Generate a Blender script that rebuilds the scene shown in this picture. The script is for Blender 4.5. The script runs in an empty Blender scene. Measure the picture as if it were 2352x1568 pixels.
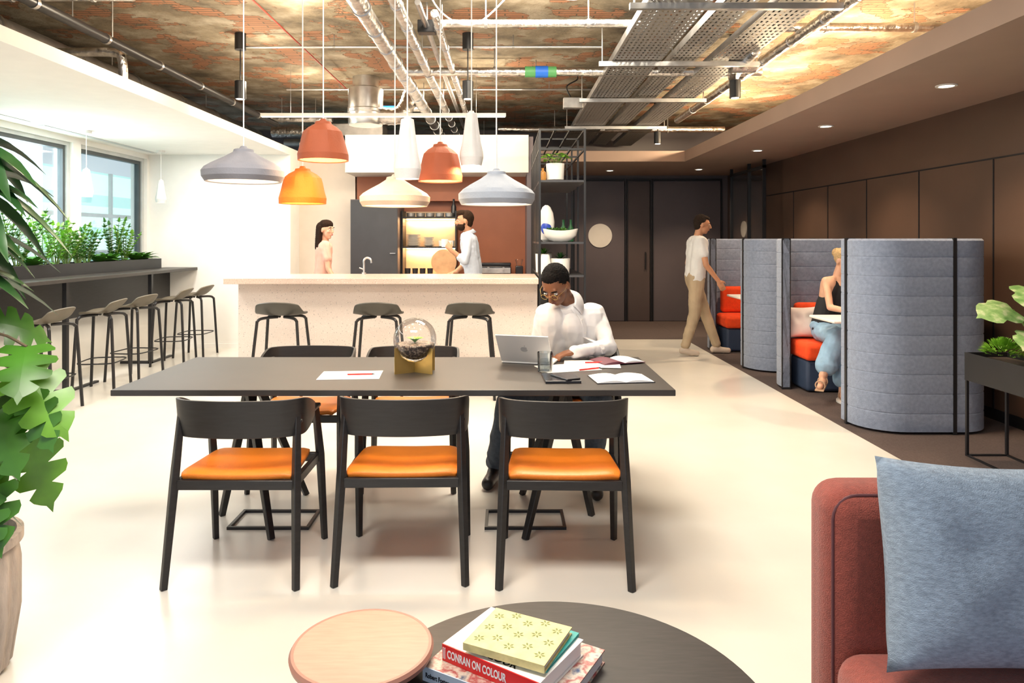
import bpy, bmesh, math, random
from mathutils import Vector, Matrix, noise
from mathutils.bvhtree import BVHTree
from math import sin, cos, pi, radians
random.seed(7)
V=Vector
COL=bpy.context.scene.collection
try: bpy.context.scene.view_settings.view_transform='Standard'
except Exception: pass
# ------------------------------------------------------------ materials
MATS={}
def nt_base(name):
    m=bpy.data.materials.new(name); m.use_nodes=True
    nt=m.node_tree; b=nt.nodes['Principled BSDF']
    return m,nt,b
def mul(c,k): return (min(c[0]*k,1),min(c[1]*k,1),min(c[2]*k,1),1)
def M(name,col,rough=.5,metal=0,var=.08,scale=6,bump=0,bscale=80,es=0,ecol=None,trans=0,coat=0,stretch=None,sss=0,sheen=0,spec=None):
    if name in MATS: return MATS[name]
    m,nt,b=nt_base(name)
    tc=nt.nodes.new('ShaderNodeTexCoord'); mp=nt.nodes.new('ShaderNodeMapping')
    nt.links.new(tc.outputs['Object'],mp.inputs[0])
    if stretch: mp.inputs['Scale'].default_value=stretch
    n=nt.nodes.new('ShaderNodeTexNoise'); n.inputs['Scale'].default_value=scale; n.inputs['Detail'].default_value=4
    nt.links.new(mp.outputs[0],n.inputs['Vector'])
    r=nt.nodes.new('ShaderNodeValToRGB'); r.color_ramp.elements[0].position=.3; r.color_ramp.elements[1].position=.7
    r.color_ramp.elements[0].color=mul(col,1-var); r.color_ramp.elements[1].color=mul(col,1+var)
    nt.links.new(n.outputs['Fac'],r.inputs[0]); nt.links.new(r.outputs[0],b.inputs['Base Color'])
    b.inputs['Roughness'].default_value=rough; b.inputs['Metallic'].default_value=metal
    if trans: b.inputs['Transmission Weight'].default_value=trans
    if coat: b.inputs['Coat Weight'].default_value=coat
    if sheen: b.inputs['Sheen Weight'].default_value=sheen
    if spec is not None: b.inputs['Specular IOR Level'].default_value=spec
    if es:
        b.inputs['Emission Color'].default_value=(*(ecol or col),1); b.inputs['Emission Strength'].default_value=es
    if bump:
        n2=nt.nodes.new('ShaderNodeTexNoise'); n2.inputs['Scale'].default_value=bscale; n2.inputs['Detail'].default_value=3
        nt.links.new(mp.outputs[0],n2.inputs['Vector'])
        bp=nt.nodes.new('ShaderNodeBump'); bp.inputs['Strength'].default_value=bump; bp.inputs['Distance'].default_value=.01
        nt.links.new(n2.outputs['Fac'],bp.inputs['Height']); nt.links.new(bp.outputs[0],b.inputs['Normal'])
    MATS[name]=m; return m
def terrazzo(name,base,chips,scale=70,rough=.4,thr=.28):
    m,nt,b=nt_base(name)
    tc=nt.nodes.new('ShaderNodeTexCoord'); prev=None
    colr=nt.nodes.new('ShaderNodeRGB'); colr.outputs[0].default_value=(*base,1); prev=colr.outputs[0]
    for i,c in enumerate(chips):
        v=nt.nodes.new('ShaderNodeTexVoronoi'); v.inputs['Scale'].default_value=scale*(1-.3*i)
        mp=nt.nodes.new('ShaderNodeMapping'); mp.inputs['Location'].default_value=(i*3.3,i*1.7,i)
        nt.links.new(tc.outputs['Object'],mp.inputs[0]); nt.links.new(mp.outputs[0],v.inputs['Vector'])
        cm=nt.nodes.new('ShaderNodeMath'); cm.operation='LESS_THAN'; cm.inputs[1].default_value=thr
        nt.links.new(v.outputs['Distance'],cm.inputs[0])
        mx=nt.nodes.new('ShaderNodeMixRGB'); mx.inputs[2].default_value=(*c,1)
        nt.links.new(cm.outputs[0],mx.inputs[0]); nt.links.new(prev,mx.inputs[1]); prev=mx.outputs[0]
    nt.links.new(prev,b.inputs['Base Color']); b.inputs['Roughness'].default_value=rough
    return m
def ramp_mat(name,scale,stops,rough=.5,metal=0,detail=6,bump=.3,stretch=(1,1,1),dist=0.):
    m,nt,b=nt_base(name)
    tc=nt.nodes.new('ShaderNodeTexCoord'); mp=nt.nodes.new('ShaderNodeMapping'); mp.inputs['Scale'].default_value=stretch
    nt.links.new(tc.outputs['Object'],mp.inputs[0])
    n=nt.nodes.new('ShaderNodeTexNoise'); n.inputs['Scale'].default_value=scale; n.inputs['Detail'].default_value=detail; n.inputs['Distortion'].default_value=dist
    nt.links.new(mp.outputs[0],n.inputs['Vector'])
    r=nt.nodes.new('ShaderNodeValToRGB'); e=r.color_ramp.elements
    e[0].position=stops[0][0]; e[0].color=(*stops[0][1],1); e[1].position=stops[-1][0]; e[1].color=(*stops[-1][1],1)
    for p,c in stops[1:-1]:
        x=e.new(p); x.color=(*c,1)
    nt.links.new(n.outputs['Fac'],r.inputs[0]); nt.links.new(r.outputs[0],b.inputs['Base Color'])
    b.inputs['Roughness'].default_value=rough; b.inputs['Metallic'].default_value=metal
    if bump:
        bp=nt.nodes.new('ShaderNodeBump'); bp.inputs['Strength'].default_value=bump; bp.inputs['Distance'].default_value=.02
        nt.links.new(n.outputs['Fac'],bp.inputs['Height']); nt.links.new(bp.outputs[0],b.inputs['Normal'])
    return m
def slab_mat(name):
    m,nt,b=nt_base(name); L=nt.links.new; N=nt.nodes.new
    tc=N('ShaderNodeTexCoord')
    def noise_(scale,det,off,stretch=(1,1,1)):
        mp=N('ShaderNodeMapping'); mp.inputs['Location'].default_value=(off,off*.7,0); mp.inputs['Scale'].default_value=stretch; L(tc.outputs['Object'],mp.inputs[0])
        n=N('ShaderNodeTexNoise'); n.inputs['Scale'].default_value=scale; n.inputs['Detail'].default_value=det; n.inputs['Roughness'].default_value=.62; L(mp.outputs[0],n.inputs['Vector']); return n
    n1=noise_(2.4,9,0,(1,1,1)); r1=N('ShaderNodeValToRGB'); e=r1.color_ramp.elements
    e[0].position=.34; e[0].color=(.12,.095,.065,1); e[1].position=.68; e[1].color=(.50,.44,.34,1); x=e.new(.5); x.color=(.28,.23,.155,1); L(n1.outputs['Fac'],r1.inputs[0])
    bk=N('ShaderNodeTexBrick'); bk.inputs['Color1'].default_value=(.46,.21,.11,1); bk.inputs['Color2'].default_value=(.36,.18,.10,1); bk.inputs['Mortar'].default_value=(.16,.11,.07,1)
    bk.inputs['Scale'].default_value=1; bk.inputs['Brick Width'].default_value=.30; bk.inputs['Row Height'].default_value=.055; bk.inputs['Mortar Size'].default_value=.007
    L(tc.outputs['Object'],bk.inputs['Vector'])
    n2=noise_(2.1,9,5.3,(1,1.1,1)); r2=N('ShaderNodeValToRGB'); r2.color_ramp.elements[0].position=.53; r2.color_ramp.elements[1].position=.545; L(n2.outputs['Fac'],r2.inputs[0])
    mx=N('ShaderNodeMixRGB'); L(r2.outputs[0],mx.inputs[0]); L(r1.outputs[0],mx.inputs[1]); L(bk.outputs[0],mx.inputs[2]); L(mx.outputs[0],b.inputs['Base Color'])
    b.inputs['Roughness'].default_value=.85
    n3=noise_(9,6,1); ad=N('ShaderNodeMath'); ad.operation='SUBTRACT'; L(n3.outputs['Fac'],ad.inputs[0]); L(r2.outputs[0],ad.inputs[1])
    bp=N('ShaderNodeBump'); bp.inputs['Strength'].default_value=.7; bp.inputs['Distance'].default_value=.03; L(ad.outputs[0],bp.inputs['Height']); L(bp.outputs[0],b.inputs['Normal'])
    return m
def stripes(name,c1,c2,scale,axis='Z',rough=.6,es=0,width=.5):
    m,nt,b=nt_base(name)
    tc=nt.nodes.new('ShaderNodeTexCoord'); sp=nt.nodes.new('ShaderNodeSeparateXYZ'); nt.links.new(tc.outputs['Object'],sp.inputs[0])
    a=nt.nodes.new('ShaderNodeMath'); a.operation='MULTIPLY'; a.inputs[1].default_value=scale; nt.links.new(sp.outputs[axis],a.inputs[0])
    f=nt.nodes.new('ShaderNodeMath'); f.operation='FRACT'; nt.links.new(a.outputs[0],f.inputs[0])
    g=nt.nodes.new('ShaderNodeMath'); g.operation='LESS_THAN'; g.inputs[1].default_value=width; nt.links.new(f.outputs[0],g.inputs[0])
    mx=nt.nodes.new('ShaderNodeMixRGB'); mx.inputs[1].default_value=(*c1,1); mx.inputs[2].default_value=(*c2,1); nt.links.new(g.outputs[0],mx.inputs[0])
    nt.links.new(mx.outputs[0],b.inputs['Base Color']); b.inputs['Roughness'].default_value=rough
    if es:
        nt.links.new(mx.outputs[0],b.inputs['Emission Color']); b.inputs['Emission Strength'].default_value=es
    return m
def glass_mat(name,tint=(1,1,1),refl=.12,k=.6):
    m=bpy.data.materials.new(name); m.use_nodes=True; nt=m.node_tree; nt.nodes.clear()
    o=nt.nodes.new('ShaderNodeOutputMaterial'); t=nt.nodes.new('ShaderNodeBsdfTransparent'); t.inputs[0].default_value=(*tint,1)
    g=nt.nodes.new('ShaderNodeBsdfGlossy'); g.inputs['Roughness'].default_value=.03
    fr=nt.nodes.new('ShaderNodeLayerWeight'); fr.inputs[0].default_value=.25
    mm=nt.nodes.new('ShaderNodeMath'); mm.operation='MULTIPLY_ADD'; mm.inputs[1].default_value=k; mm.inputs[2].default_value=refl*.3
    nt.links.new(fr.outputs['Fresnel'],mm.inputs[0])
    x=nt.nodes.new('ShaderNodeMixShader'); nt.links.new(mm.outputs[0],x.inputs[0]); nt.links.new(t.outputs[0],x.inputs[1]); nt.links.new(g.outputs[0],x.inputs[2]); nt.links.new(x.outputs[0],o.inputs[0])
    return m
def perforated(name,col):
    m,nt,b=nt_base(name); b.inputs['Base Color'].default_value=(*col,1); b.inputs['Metallic'].default_value=.6; b.inputs['Roughness'].default_value=.5
    tc=nt.nodes.new('ShaderNodeTexCoord'); sp=nt.nodes.new('ShaderNodeSeparateXYZ'); nt.links.new(tc.outputs['Object'],sp.inputs[0])
    outs=[]
    for ax,s,w in (('X',26,.42),('Y',13,.5)):
        a=nt.nodes.new('ShaderNodeMath'); a.operation='MULTIPLY'; a.inputs[1].default_value=s; nt.links.new(sp.outputs[ax],a.inputs[0])
        f=nt.nodes.new('ShaderNodeMath'); f.operation='FRACT'; nt.links.new(a.outputs[0],f.inputs[0])
        g=nt.nodes.new('ShaderNodeMath'); g.operation='LESS_THAN'; g.inputs[1].default_value=w; nt.links.new(f.outputs[0],g.inputs[0]); outs.append(g)
    k=nt.nodes.new('ShaderNodeMath'); k.operation='MULTIPLY'; nt.links.new(outs[0].outputs[0],k.inputs[0]); nt.links.new(outs[1].outputs[0],k.inputs[1])
    iv=nt.nodes.new('ShaderNodeMath'); iv.operation='SUBTRACT'; iv.inputs[0].default_value=1; nt.links.new(k.outputs[0],iv.inputs[1])
    nt.links.new(iv.outputs[0],b.inputs['Alpha'])
    return m

m_floor=ramp_mat('cream_resin_floor',.9,[(.3,(.65,.62,.56)),(.55,(.71,.685,.63)),(.75,(.76,.735,.68))],rough=.24,bump=.02)
m_carpet=M('brown_carpet',(.095,.068,.063),.95,var=.2,scale=90,bump=.6,bscale=300)
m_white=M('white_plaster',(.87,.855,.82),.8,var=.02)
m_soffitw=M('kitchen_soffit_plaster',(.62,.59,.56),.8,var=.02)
m_beige=M('beige_plaster',(.70,.62,.54),.8,var=.03)
m_brown=M('dark_brown_paint',(.095,.055,.038),.42,var=.08,scale=2)
m_brownc=M('brown_soffit_paint',(.34,.24,.19),.6,var=.05,scale=2)
m_slate=M('dark_slate_paint',(.12,.10,.11),.4,var=.06,scale=2)
m_slate2=M('dark_plum_paint',(.09,.065,.062),.4,var=.06,scale=2)
m_slab=slab_mat('exposed_slab')
m_black=M('black_steel',(.012,.012,.014),.4,var=.1)
m_blackwood=M('black_stained_wood',(.014,.013,.014),.42,var=.25,scale=12,stretch=(1,1,8))
m_tabletop=M('matt_black_laminate',(.040,.036,.034),.45,var=.08,scale=5)
m_orange=M('cognac_leather',(.74,.20,.016),.42,var=.08,scale=9,bump=.15,bscale=160)
m_chrome=M('galvanised_steel',(.62,.62,.62),.32,metal=1,var=.12,scale=12)
m_foil=ramp_mat('foil_insulation',14,[(.3,(.45,.44,.42)),(.7,(.85,.83,.8))],rough=.28,metal=1,bump=.9)
m_dull=M('dull_duct_steel',(.42,.41,.40),.45,metal=.8,var=.2,scale=8)
m_perf=perforated('perforated_tray_steel',(.30,.29,.28))
m_copperpipe=M('red_cable',(.4,.05,.03),.5)
m_terr=terrazzo('pale_terrazzo',(.72,.62,.56),[(.58,.44,.38),(.85,.78,.72),(.50,.43,.40)],scale=85,thr=.17)
m_terrtop=terrazzo('terrazzo_top',(.64,.50,.42),[(.45,.28,.22),(.78,.68,.6)],scale=75,rough=.25,thr=.2)
m_copper=M('copper_brown_panel',(.36,.115,.05),.4,var=.08,scale=3)
m_wood=M('light_oak',(.66,.40,.22),.5,var=.15,scale=10,stretch=(1,6,1))
m_pinkwood=M('pale_stained_oak',(.50,.285,.205),.5,var=.07,scale=14,stretch=(1,7,1))
m_rust=M('rust_lacquer',(.34,.16,.12),.45)
m_felt=M('blue_grey_felt',(.225,.27,.375),.95,var=.14,scale=40,bump=.5,bscale=220,sheen=.3)
m_redseat=M('orange_red_wool',(.88,.07,.008),.85,var=.08,scale=30,bump=.3,bscale=200)
m_navy=M('navy_base',(.03,.05,.10),.6)
m_sofa=M('rust_red_wool',(.26,.055,.038),.95,var=.16,scale=70,bump=.5,bscale=350,sheen=.2)
m_piping=M('purple_piping',(.10,.03,.035),.7)
m_cush=M('blue_grey_linen',(.235,.30,.385),.95,var=.22,scale=60,bump=.5,bscale=260,stretch=(1,1,3))
m_pillow=M('pale_pillow',(.75,.66,.62),.9)
m_leaf=M('leaf_green',(.06,.20,.02),.35,var=.4,scale=6)
m_leafm=M('monstera_green',(.05,.165,.014),.34,var=.5,scale=5)
m_leafy=M('young_leaf',(.12,.30,.02),.36,var=.4,scale=6)
m_leafb=M('bright_leaf',(.18,.42,.03),.4,var=.35,scale=8)
m_leafv=ramp_mat('variegated_leaf',16,[(.35,(.10,.24,.06)),(.5,(.22,.38,.14)),(.62,(.50,.56,.36))],rough=.4,bump=0)
m_leafd=M('deep_leaf',(.022,.085,.02),.32,var=.3,scale=8)
m_stem=M('green_stem',(.14,.22,.05),.6)
m_bark=M('brown_stem',(.13,.09,.05),.8)
m_soil=M('soil',(.03,.02,.014),.95,var=.4,scale=60)
m_pot=M('limewashed_ceramic',(.46,.39,.34),.8,var=.25,scale=9,bump=.4,stretch=(3,3,.6))
m_potw=M('white_ceramic',(.80,.78,.74),.4,var=.03)
m_brass=M('brass',(.66,.47,.16),.35,metal=.9,var=.08)
m_paper=M('white_paper',(.82,.81,.80),.7,var=.02)
m_red=M('red_plastic',(.7,.02,.02),.4)
m_maroon=M('maroon_cover',(.12,.03,.05),.5)
m_alu=M('silver_aluminium',(.78,.77,.76),.45,metal=.15,var=.02)
m_dark=M('dark_device',(.02,.02,.025),.25)
m_glass=glass_mat('clear_glass')
m_glass2=glass_mat('tumbler_glass',(.90,.93,.94),.4,.9)
m_wglass=glass_mat('window_glass',(.93,.98,.98),.05,.4)
m_cord=M('white_cord',(.8,.78,.75),.5)
m_frame=M('grey_window_frame',(.52,.54,.54),.5)
m_framed=M('dark_window_frame',(.07,.08,.085),.5)
m_bulb=M('warm_bulb',(1,.85,.6),.5,es=9,ecol=(1,.74,.42))
m_led=M('led_strip',(1,.9,.75),.5,es=8,ecol=(1,.88,.68))
m_ledk=M('kitchen_led',(1,.7,.4),.5,es=14,ecol=(1,.66,.32))
m_sky1=stripes('facade_stripes_glow',(.70,.92,.86),(.42,.72,.68),1.4,'Z',es=.85,width=.35)  # emission added to the facade stands in for daylight on it
m_coffee=M('black_table_oak',(.018,.014,.014),.5,var=.35,scale=16,stretch=(1,7,1))
m_blue=M('cobalt_blue',(.02,.06,.45),.4)
m_teal=M('teal_cover',(.03,.34,.32),.5)
m_yel=M('pale_yellow_print',(.70,.60,.27),.6,var=.15,scale=40)
m_pattern=ramp_mat('patterned_cover',22,[(.3,(.05,.08,.14)),(.42,(.5,.42,.34)),(.5,(.32,.05,.05)),(.6,(.6,.52,.44)),(.7,(.06,.10,.2))],rough=.4,bump=0)
m_bluegreyspine=M('bluegrey_spine',(.45,.52,.62),.5)
m_greenb=M('green_bottle_glass',(.02,.10,.04),.15)
m_amber=M('amber_glaze',(.45,.20,.04),.25)
m_bandb=M('blue_tape',(.02,.16,.7),.5)
m_bandg=M('green_label',(.10,.35,.12),.5)

# ------------------------------------------------------------ geometry accumulator
class G:
    def __init__(s): s.v=[]; s.f=[]; s.marks=[]
    def add(s,v,f):
        s.marks.append((len(s.v),len(s.f)))
        o=len(s.v); s.v+= [V(p) for p in v]; s.f+=[tuple(i+o for i in q) for q in f]; return s
    def box(s,c,d,R=None):
        c=V(c); x,y,z=d[0]/2,d[1]/2,d[2]/2
        vs=[V((a*x,b*y,e*z)) for a in(-1,1) for b in(-1,1) for e in(-1,1)]
        if R is not None: vs=[R@p for p in vs]
        return s.add([c+p for p in vs],[(0,1,3,2),(4,6,7,5),(0,4,5,1),(2,3,7,6),(0,2,6,4),(1,5,7,3)])
    def bb(s,x0,x1,y0,y1,z0,z1): return s.box(((x0+x1)/2,(y0+y1)/2,(z0+z1)/2),(x1-x0,y1-y0,z1-z0))
    def cyl(s,a,b,r,r2=None,n=16):
        a=V(a);b=V(b); r2=r if r2 is None else r2; d=(b-a).normalized()
        u=d.orthogonal().normalized(); w=d.cross(u)
        if n==4: u,w=(u+w).normalized(),(w-u).normalized()
        vs=[a+(u*cos(2*pi*i/n)+w*sin(2*pi*i/n))*r for i in range(n)]+[b+(u*cos(2*pi*i/n)+w*sin(2*pi*i/n))*r2 for i in range(n)]
        fs=[(i,(i+1)%n,n+(i+1)%n,n+i) for i in range(n)]+[tuple(range(n))[::-1],tuple(range(n,2*n))]
        return s.add(vs,fs)
    def sph(s,c,r,n=16,m=10,R=None):
        c=V(c); r=(r,r,r) if not hasattr(r,'__len__') else r
        vs=[V((0,0,r[2]))]
        for j in range(1,m):
            t=pi*j/m
            for i in range(n):
                p=2*pi*i/n; vs.append(V((r[0]*sin(t)*cos(p),r[1]*sin(t)*sin(p),r[2]*cos(t))))
        vs.append(V((0,0,-r[2])))
        fs=[(0,1+i,1+(i+1)%n) for i in range(n)]
        for j in range(m-2):
            for i in range(n):
                a=1+j*n+i; b=1+j*n+(i+1)%n; fs.append((a,a+n,b+n,b))
        L=len(vs)-1; fs+=[(L,1+(m-2)*n+(i+1)%n,1+(m-2)*n+i) for i in range(n)]
        if R is not None: vs=[R@p for p in vs]
        return s.add([c+p for p in vs],fs)
    def lathe(s,prof,c=(0,0,0),n=32,mod=None,cap=True):
        c=V(c); vs=[]
        for j,(r,z) in enumerate(prof):
            for i in range(n):
                a=2*pi*i/n; k=mod(a,j) if mod else 1
                vs.append(c+V((r*k*cos(a),r*k*sin(a),z)))
        fs=[]
        for j in range(len(prof)-1):
            for i in range(n): fs.append((j*n+i,j*n+(i+1)%n,(j+1)*n+(i+1)%n,(j+1)*n+i))
        if cap:
            fs.append(tuple(range(n))[::-1]); fs.append(tuple(range((len(prof)-1)*n,len(prof)*n)))
        return s.add(vs,fs)
    def tube(s,pts,r,n=8,closed=False,flat=1.0):
        pts=[V(p) for p in pts]; N=len(pts)
        rs=r if hasattr(r,'__len__') else [r]*N
        T=[]
        for i in range(N):
            a=pts[(i-1)%N] if (closed or i>0) else pts[i]; b=pts[(i+1)%N] if (closed or i<N-1) else pts[i]
            T.append((b-a).normalized())
        u=T[0].orthogonal().normalized(); vs=[]
        for i in range(N):
            u=(u-T[i]*u.dot(T[i])); 
            u=u.normalized() if u.length>1e-6 else T[i].orthogonal().normalized()
            w=T[i].cross(u)
            for k in range(n):
                a=2*pi*(k+.5)/n; vs.append(pts[i]+(u*cos(a)+w*sin(a)*flat)*rs[i])
        fs=[]
        for j in range(N if closed else N-1):
            j2=(j+1)%N
            for k in range(n): fs.append((j*n+k,j*n+(k+1)%n,j2*n+(k+1)%n,j2*n+k))
        if not closed: fs+=[tuple(range(n))[::-1],tuple(range((N-1)*n,N*n))]
        return s.add(vs,fs)
    def cap(s,a,b,ra,rb,n=14):
        s.sph(a,ra,n,8); s.sph(b,rb,n,8)
        if (V(a)-V(b)).length>1e-4: s.cyl(a,b,ra*.995,rb*.995,n)
        return s
    def objs(s,name,mat,parent,**k):
        out=[]; mk=s.marks+[(len(s.v),len(s.f))]
        for (a,fa),(b,fb) in zip(mk[:-1],mk[1:]):
            g=G(); g.v=s.v[a:b]; g.f=[tuple(i-a for i in q) for q in s.f[fa:fb]]; out.append(g.obj(name,mat,parent,**k))
        return out
    def obj(s,name,mat,parent=None,org=None,bevel=0,seg=2,smooth=True,angle=38,subsurf=0,solid=0,recalc=True,label=None):
        me=bpy.data.meshes.new(name)
        o_=V(org) if org is not None else V((0,0,0))
        me.from_pydata([tuple(p-o_) for p in s.v],[],s.f)
        if recalc:
            bm=bmesh.new(); bm.from_mesh(me); bmesh.ops.recalc_face_normals(bm,faces=bm.faces); bm.to_mesh(me); bm.free()
        me.update()
        ob=bpy.data.objects.new(name,me); COL.objects.link(ob)
        for mm in (mat if isinstance(mat,(list,tuple)) else [mat]): me.materials.append(mm)
        if smooth:
            for p in me.polygons: p.use_smooth=True
            me.set_sharp_from_angle(angle=radians(angle))
        if solid:
            md=ob.modifiers.new('solid','SOLIDIFY'); md.thickness=solid; md.offset=0
        if bevel:
            md=ob.modifiers.new('bevel','BEVEL'); md.width=bevel; md.segments=seg; md.limit_method='ANGLE'; md.angle_limit=radians(40); md.harden_normals=False
        if subsurf:
            md=ob.modifiers.new('sub','SUBSURF'); md.levels=subsurf; md.render_levels=subsurf
        if parent is not None: ob.parent=parent
        elif org is not None: ob.location=o_
        if label: ob['label']=label
        return ob
def tag(o,label,cat,group=None,kind=None):
    o['label']=label; o['category']=cat
    if group: o['group']=group
    if kind: o['kind']=kind
    return o
def top(name,label,cat,loc=(0,0,0),rz=0,group=None):
    e=bpy.data.objects.new(name,None); e.empty_display_size=.1; COL.objects.link(e); e.location=loc; e.rotation_euler=(0,0,rz)
    return tag(e,label,cat,group)
def dup(root,loc,rz=None,label=None):
    def cp(o,par):
        c=o.copy(); COL.objects.link(c)
        if par is not None: c.parent=par
        for ch in o.children: cp(ch,c)
        return c
    n=cp(root,None); n.location=loc
    if rz is not None: n.rotation_euler=(0,0,rz)
    if label: n['label']=label
    return n
def catmull(P,n=6,closed=False):
    P=[V(p) for p in P]; out=[]; N=len(P)
    for i in range(N if closed else N-1):
        g=lambda k:P[k%N] if closed else P[max(0,min(N-1,k))]
        a,b,c,d=g(i-1),g(i),g(i+1),g(i+2)
        for j in range(n):
            t=j/n; out.append(.5*((2*b)+(c-a)*t+(2*a-5*b+4*c-d)*t*t+(3*b-a-3*c+d)*t**3))
    if not closed: out.append(P[-1])
    return out
def struct(g,name,mat,**k):
    o=g.obj(name,mat,smooth=False,**k); o['kind']='structure'; return o
def light(name,typ,loc,energy,col=(1,.85,.65),size=.1,parent=None,rot=(0,0,0),**k):
    l=bpy.data.lights.new(name,typ); l.energy=energy; l.color=col
    if typ=='AREA':
        l.shape='RECTANGLE'; l.size=size[0]; l.size_y=size[1]
    else: l.shadow_soft_size=size
    for a,b in k.items(): setattr(l,a,b)
    o=bpy.data.objects.new(name,l); COL.objects.link(o); o.location=loc; o.rotation_euler=rot
    if parent is not None: o.parent=parent
    return o

# ------------------------------------------------------------ camera
cd=bpy.data.cameras.new('camera'); cam=bpy.data.objects.new('camera',cd); COL.objects.link(cam)
cam.location=(0,0,1.42); cam.rotation_euler=(radians(90),0,0)
cd.sensor_width=36; cd.lens=1620/2352*36; cd.shift_x=16/2352; cd.shift_y=-235/2352; cd.clip_start=.02
bpy.context.scene.camera=cam

# ------------------------------------------------------------ room shell
Y0=-1.5; YB=12.2; XL=-4.65; XR=3.85; ZS=2.52; ZC=3.3
struct(G().bb(XL-.2,2.55,Y0,10.0,-.1,0),'floor',m_floor)
struct(G().bb(2.55,XR+.1,Y0,YB,-.1,.004).bb(XL-.2,2.55,10.0,YB,-.1,.003),'floor_carpet',m_carpet)
struct(G().bb(XL-.2,XR+.2,Y0,YB+.2,ZC,ZC+.15),'ceiling',m_slab)
struct(G().bb(XL,-2.8,Y0,9.2,ZS,ZS+.09),'ceiling_soffit_left',m_white)
struct(G().bb(2.55,XR,Y0,YB,ZS,ZS+.15).bb(.34,2.55,10.0,YB,ZS,ZS+.15),'ceiling_soffit_right',m_brownc)
g=G(); g.bb(XL-.2,XL,Y0,9.3,0,.98); struct(g,'wall_left',m_white)
g=G(); g.bb(XL-.2,XL,Y0,9.3,2.46,ZS+.09); struct(g,'wall_left_header',m_white)
g=G(); g.bb(XL-.2,XL,Y0,YB,ZS+.09,ZC); struct(g,'wall_left_upper',m_black)
struct(G().bb(XL-.2,-2.8,9.2,9.75,0,ZS+.09),'wall_back_left',m_white)
struct(G().bb(-2.8,-2.04,9.6,9.75,0,2.73),'wall_column',m_beige)
struct(G().bb(-2.04,.34,9.8,9.95,0,2.73),'wall_kitchen',m_copper)
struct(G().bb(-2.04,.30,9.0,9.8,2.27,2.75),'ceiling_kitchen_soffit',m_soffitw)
struct(G().bb(.28,.36,9.02,YB,0,2.73),'wall_partition',m_slate)
struct(G().bb(XL,XR+.2,YB,YB+.15,0,ZC),'wall_back',m_slate)
struct(G().bb(XR,XR+.15,Y0,YB,0,ZC),'wall_right',m_brown)
struct(G().bb(XR-.015,XR,Y0,YB,.004,.09),'baseboard_right',m_black)
struct(G().bb(XL,-2.8,9.188,9.2,0,.06),'baseboard_back',m_white)
def window(i,y0,y1):
    e=top('window_%d'%i,'tall window pane in a grey metal frame above the counter','window',(XL-.08,(y0+y1)/2,.98)); e['kind']='structure'; del e['category']
    w=(y1-y0)/2; h=2.46-.98
    G().bb(-.04,.05,-w,-w+.05,0,h).bb(-.04,.05,w-.05,w,0,h).bb(-.04,.05,-w+.05,w-.05,h-.04,h).bb(-.04,.05,-w+.05,w-.05,0,.05).obj('frame',m_frame,e,smooth=False)
    G().bb(-.03,.03,-w+.05,-w+.085,.05,h-.04).bb(-.03,.03,w-.085,w-.05,.05,h-.04).bb(-.03,.03,-w+.085,w-.085,h-.08,h-.04).bb(-.03,.03,-w+.085,w-.085,.05,.09).obj('sash',m_framed,e,smooth=False)
    G().bb(-.004,.004,-w+.085,w-.085,.09,h-.08).obj('pane',m_wglass,e,smooth=False)
window(1,7.72,9.14); window(2,6.2,7.58); window(3,4.7,6.08)
struct(G().bb(XL-.2,XL+.01,7.58,7.72,.98,2.46),'trim_1',m_white)
struct(G().bb(XL-.2,XL+.01,6.08,6.2,.98,2.46),'trim_2',m_white)
struct(G().bb(XL-.2,XL+.01,Y0,4.7,.98,2.46),'wall_left_pier',m_white)
struct(G().bb(XL-.2,XL+.01,9.14,9.3,.98,2.46),'trim_3',m_white)
for i,(y0,y1) in enumerate(((4.2,6.6),(6.8,9.0))):
    struct(G().bb(-4.5,-4.44,y0,y1,ZS-.006,ZS+.001),'trim_%d'%(4+i),m_frame)
o=G().bb(-9.2,-9,-2,22,-2,2.9).obj('neighbouring_building',m_sky1,smooth=False); tag(o,'pale green glass facade of the building across the street','building')
g=G()
for k in range(14): g.bb(-9,-8.94,1+k*1.5,1.08+k*1.5,-2,2.9)
for z in (1.1,1.9): g.bb(-9,-8.9,-2,22,z,z+.08)
fm=g.obj('facade_mullions',m_frame,o,smooth=False)
i=20
for y in (4.45,5.55,6.55,7.5,8.4,9.4,10.4):
    struct(G().bb(XR-.006,XR+.001,y,y+.012,.09,2.05),'trim_%d'%i,m_black); i+=1
struct(G().bb(XR-.006,XR+.001,4.45,10.4,2.05,2.062),'trim_%d'%i,m_black)
def door(i,x0,x1,label,mat,hd=True):
    e=top('door_%d'%i,label,'door',((x0+x1)/2,YB,0)); e['kind']='structure'; del e['category']
    w=(x1-x0)/2
    G().bb(-w,w,-.03,0,.01,2.42).obj('door_panel',mat,e,smooth=False,bevel=.004)
    G().bb(-w-.02,-w-.003,-.05,0,0,2.46).bb(w+.003,w+.02,-.05,0,0,2.46).bb(-w-.003,w+.003,-.05,0,2.43,2.46).obj('door_frame',m_black,e,smooth=False)
    if hd: G().box((w-.08,-.05,1.05),(.02,.02,.3)).bb(w-.09,w-.07,-.05,-.03,.92,.94).bb(w-.09,w-.07,-.05,-.03,1.16,1.18).obj('handle',m_black,e,bevel=.004)
door(1,1.20,2.06,'dark slate flush door with a round white disc',m_slate,False)
door(2,2.12,2.50,'narrow dark plum door with a slim frame',m_slate2)
door(3,2.56,3.72,'dark slate flush door at the corridor end',m_slate,False)
o=G().cyl((.0,0,0),(0,-.012,0),.205,n=48).obj('wall_sign',m_potw); o.location=(1.64,YB-.03,1.48); tag(o,'plain white round disc sign on the dark door','sign')
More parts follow.
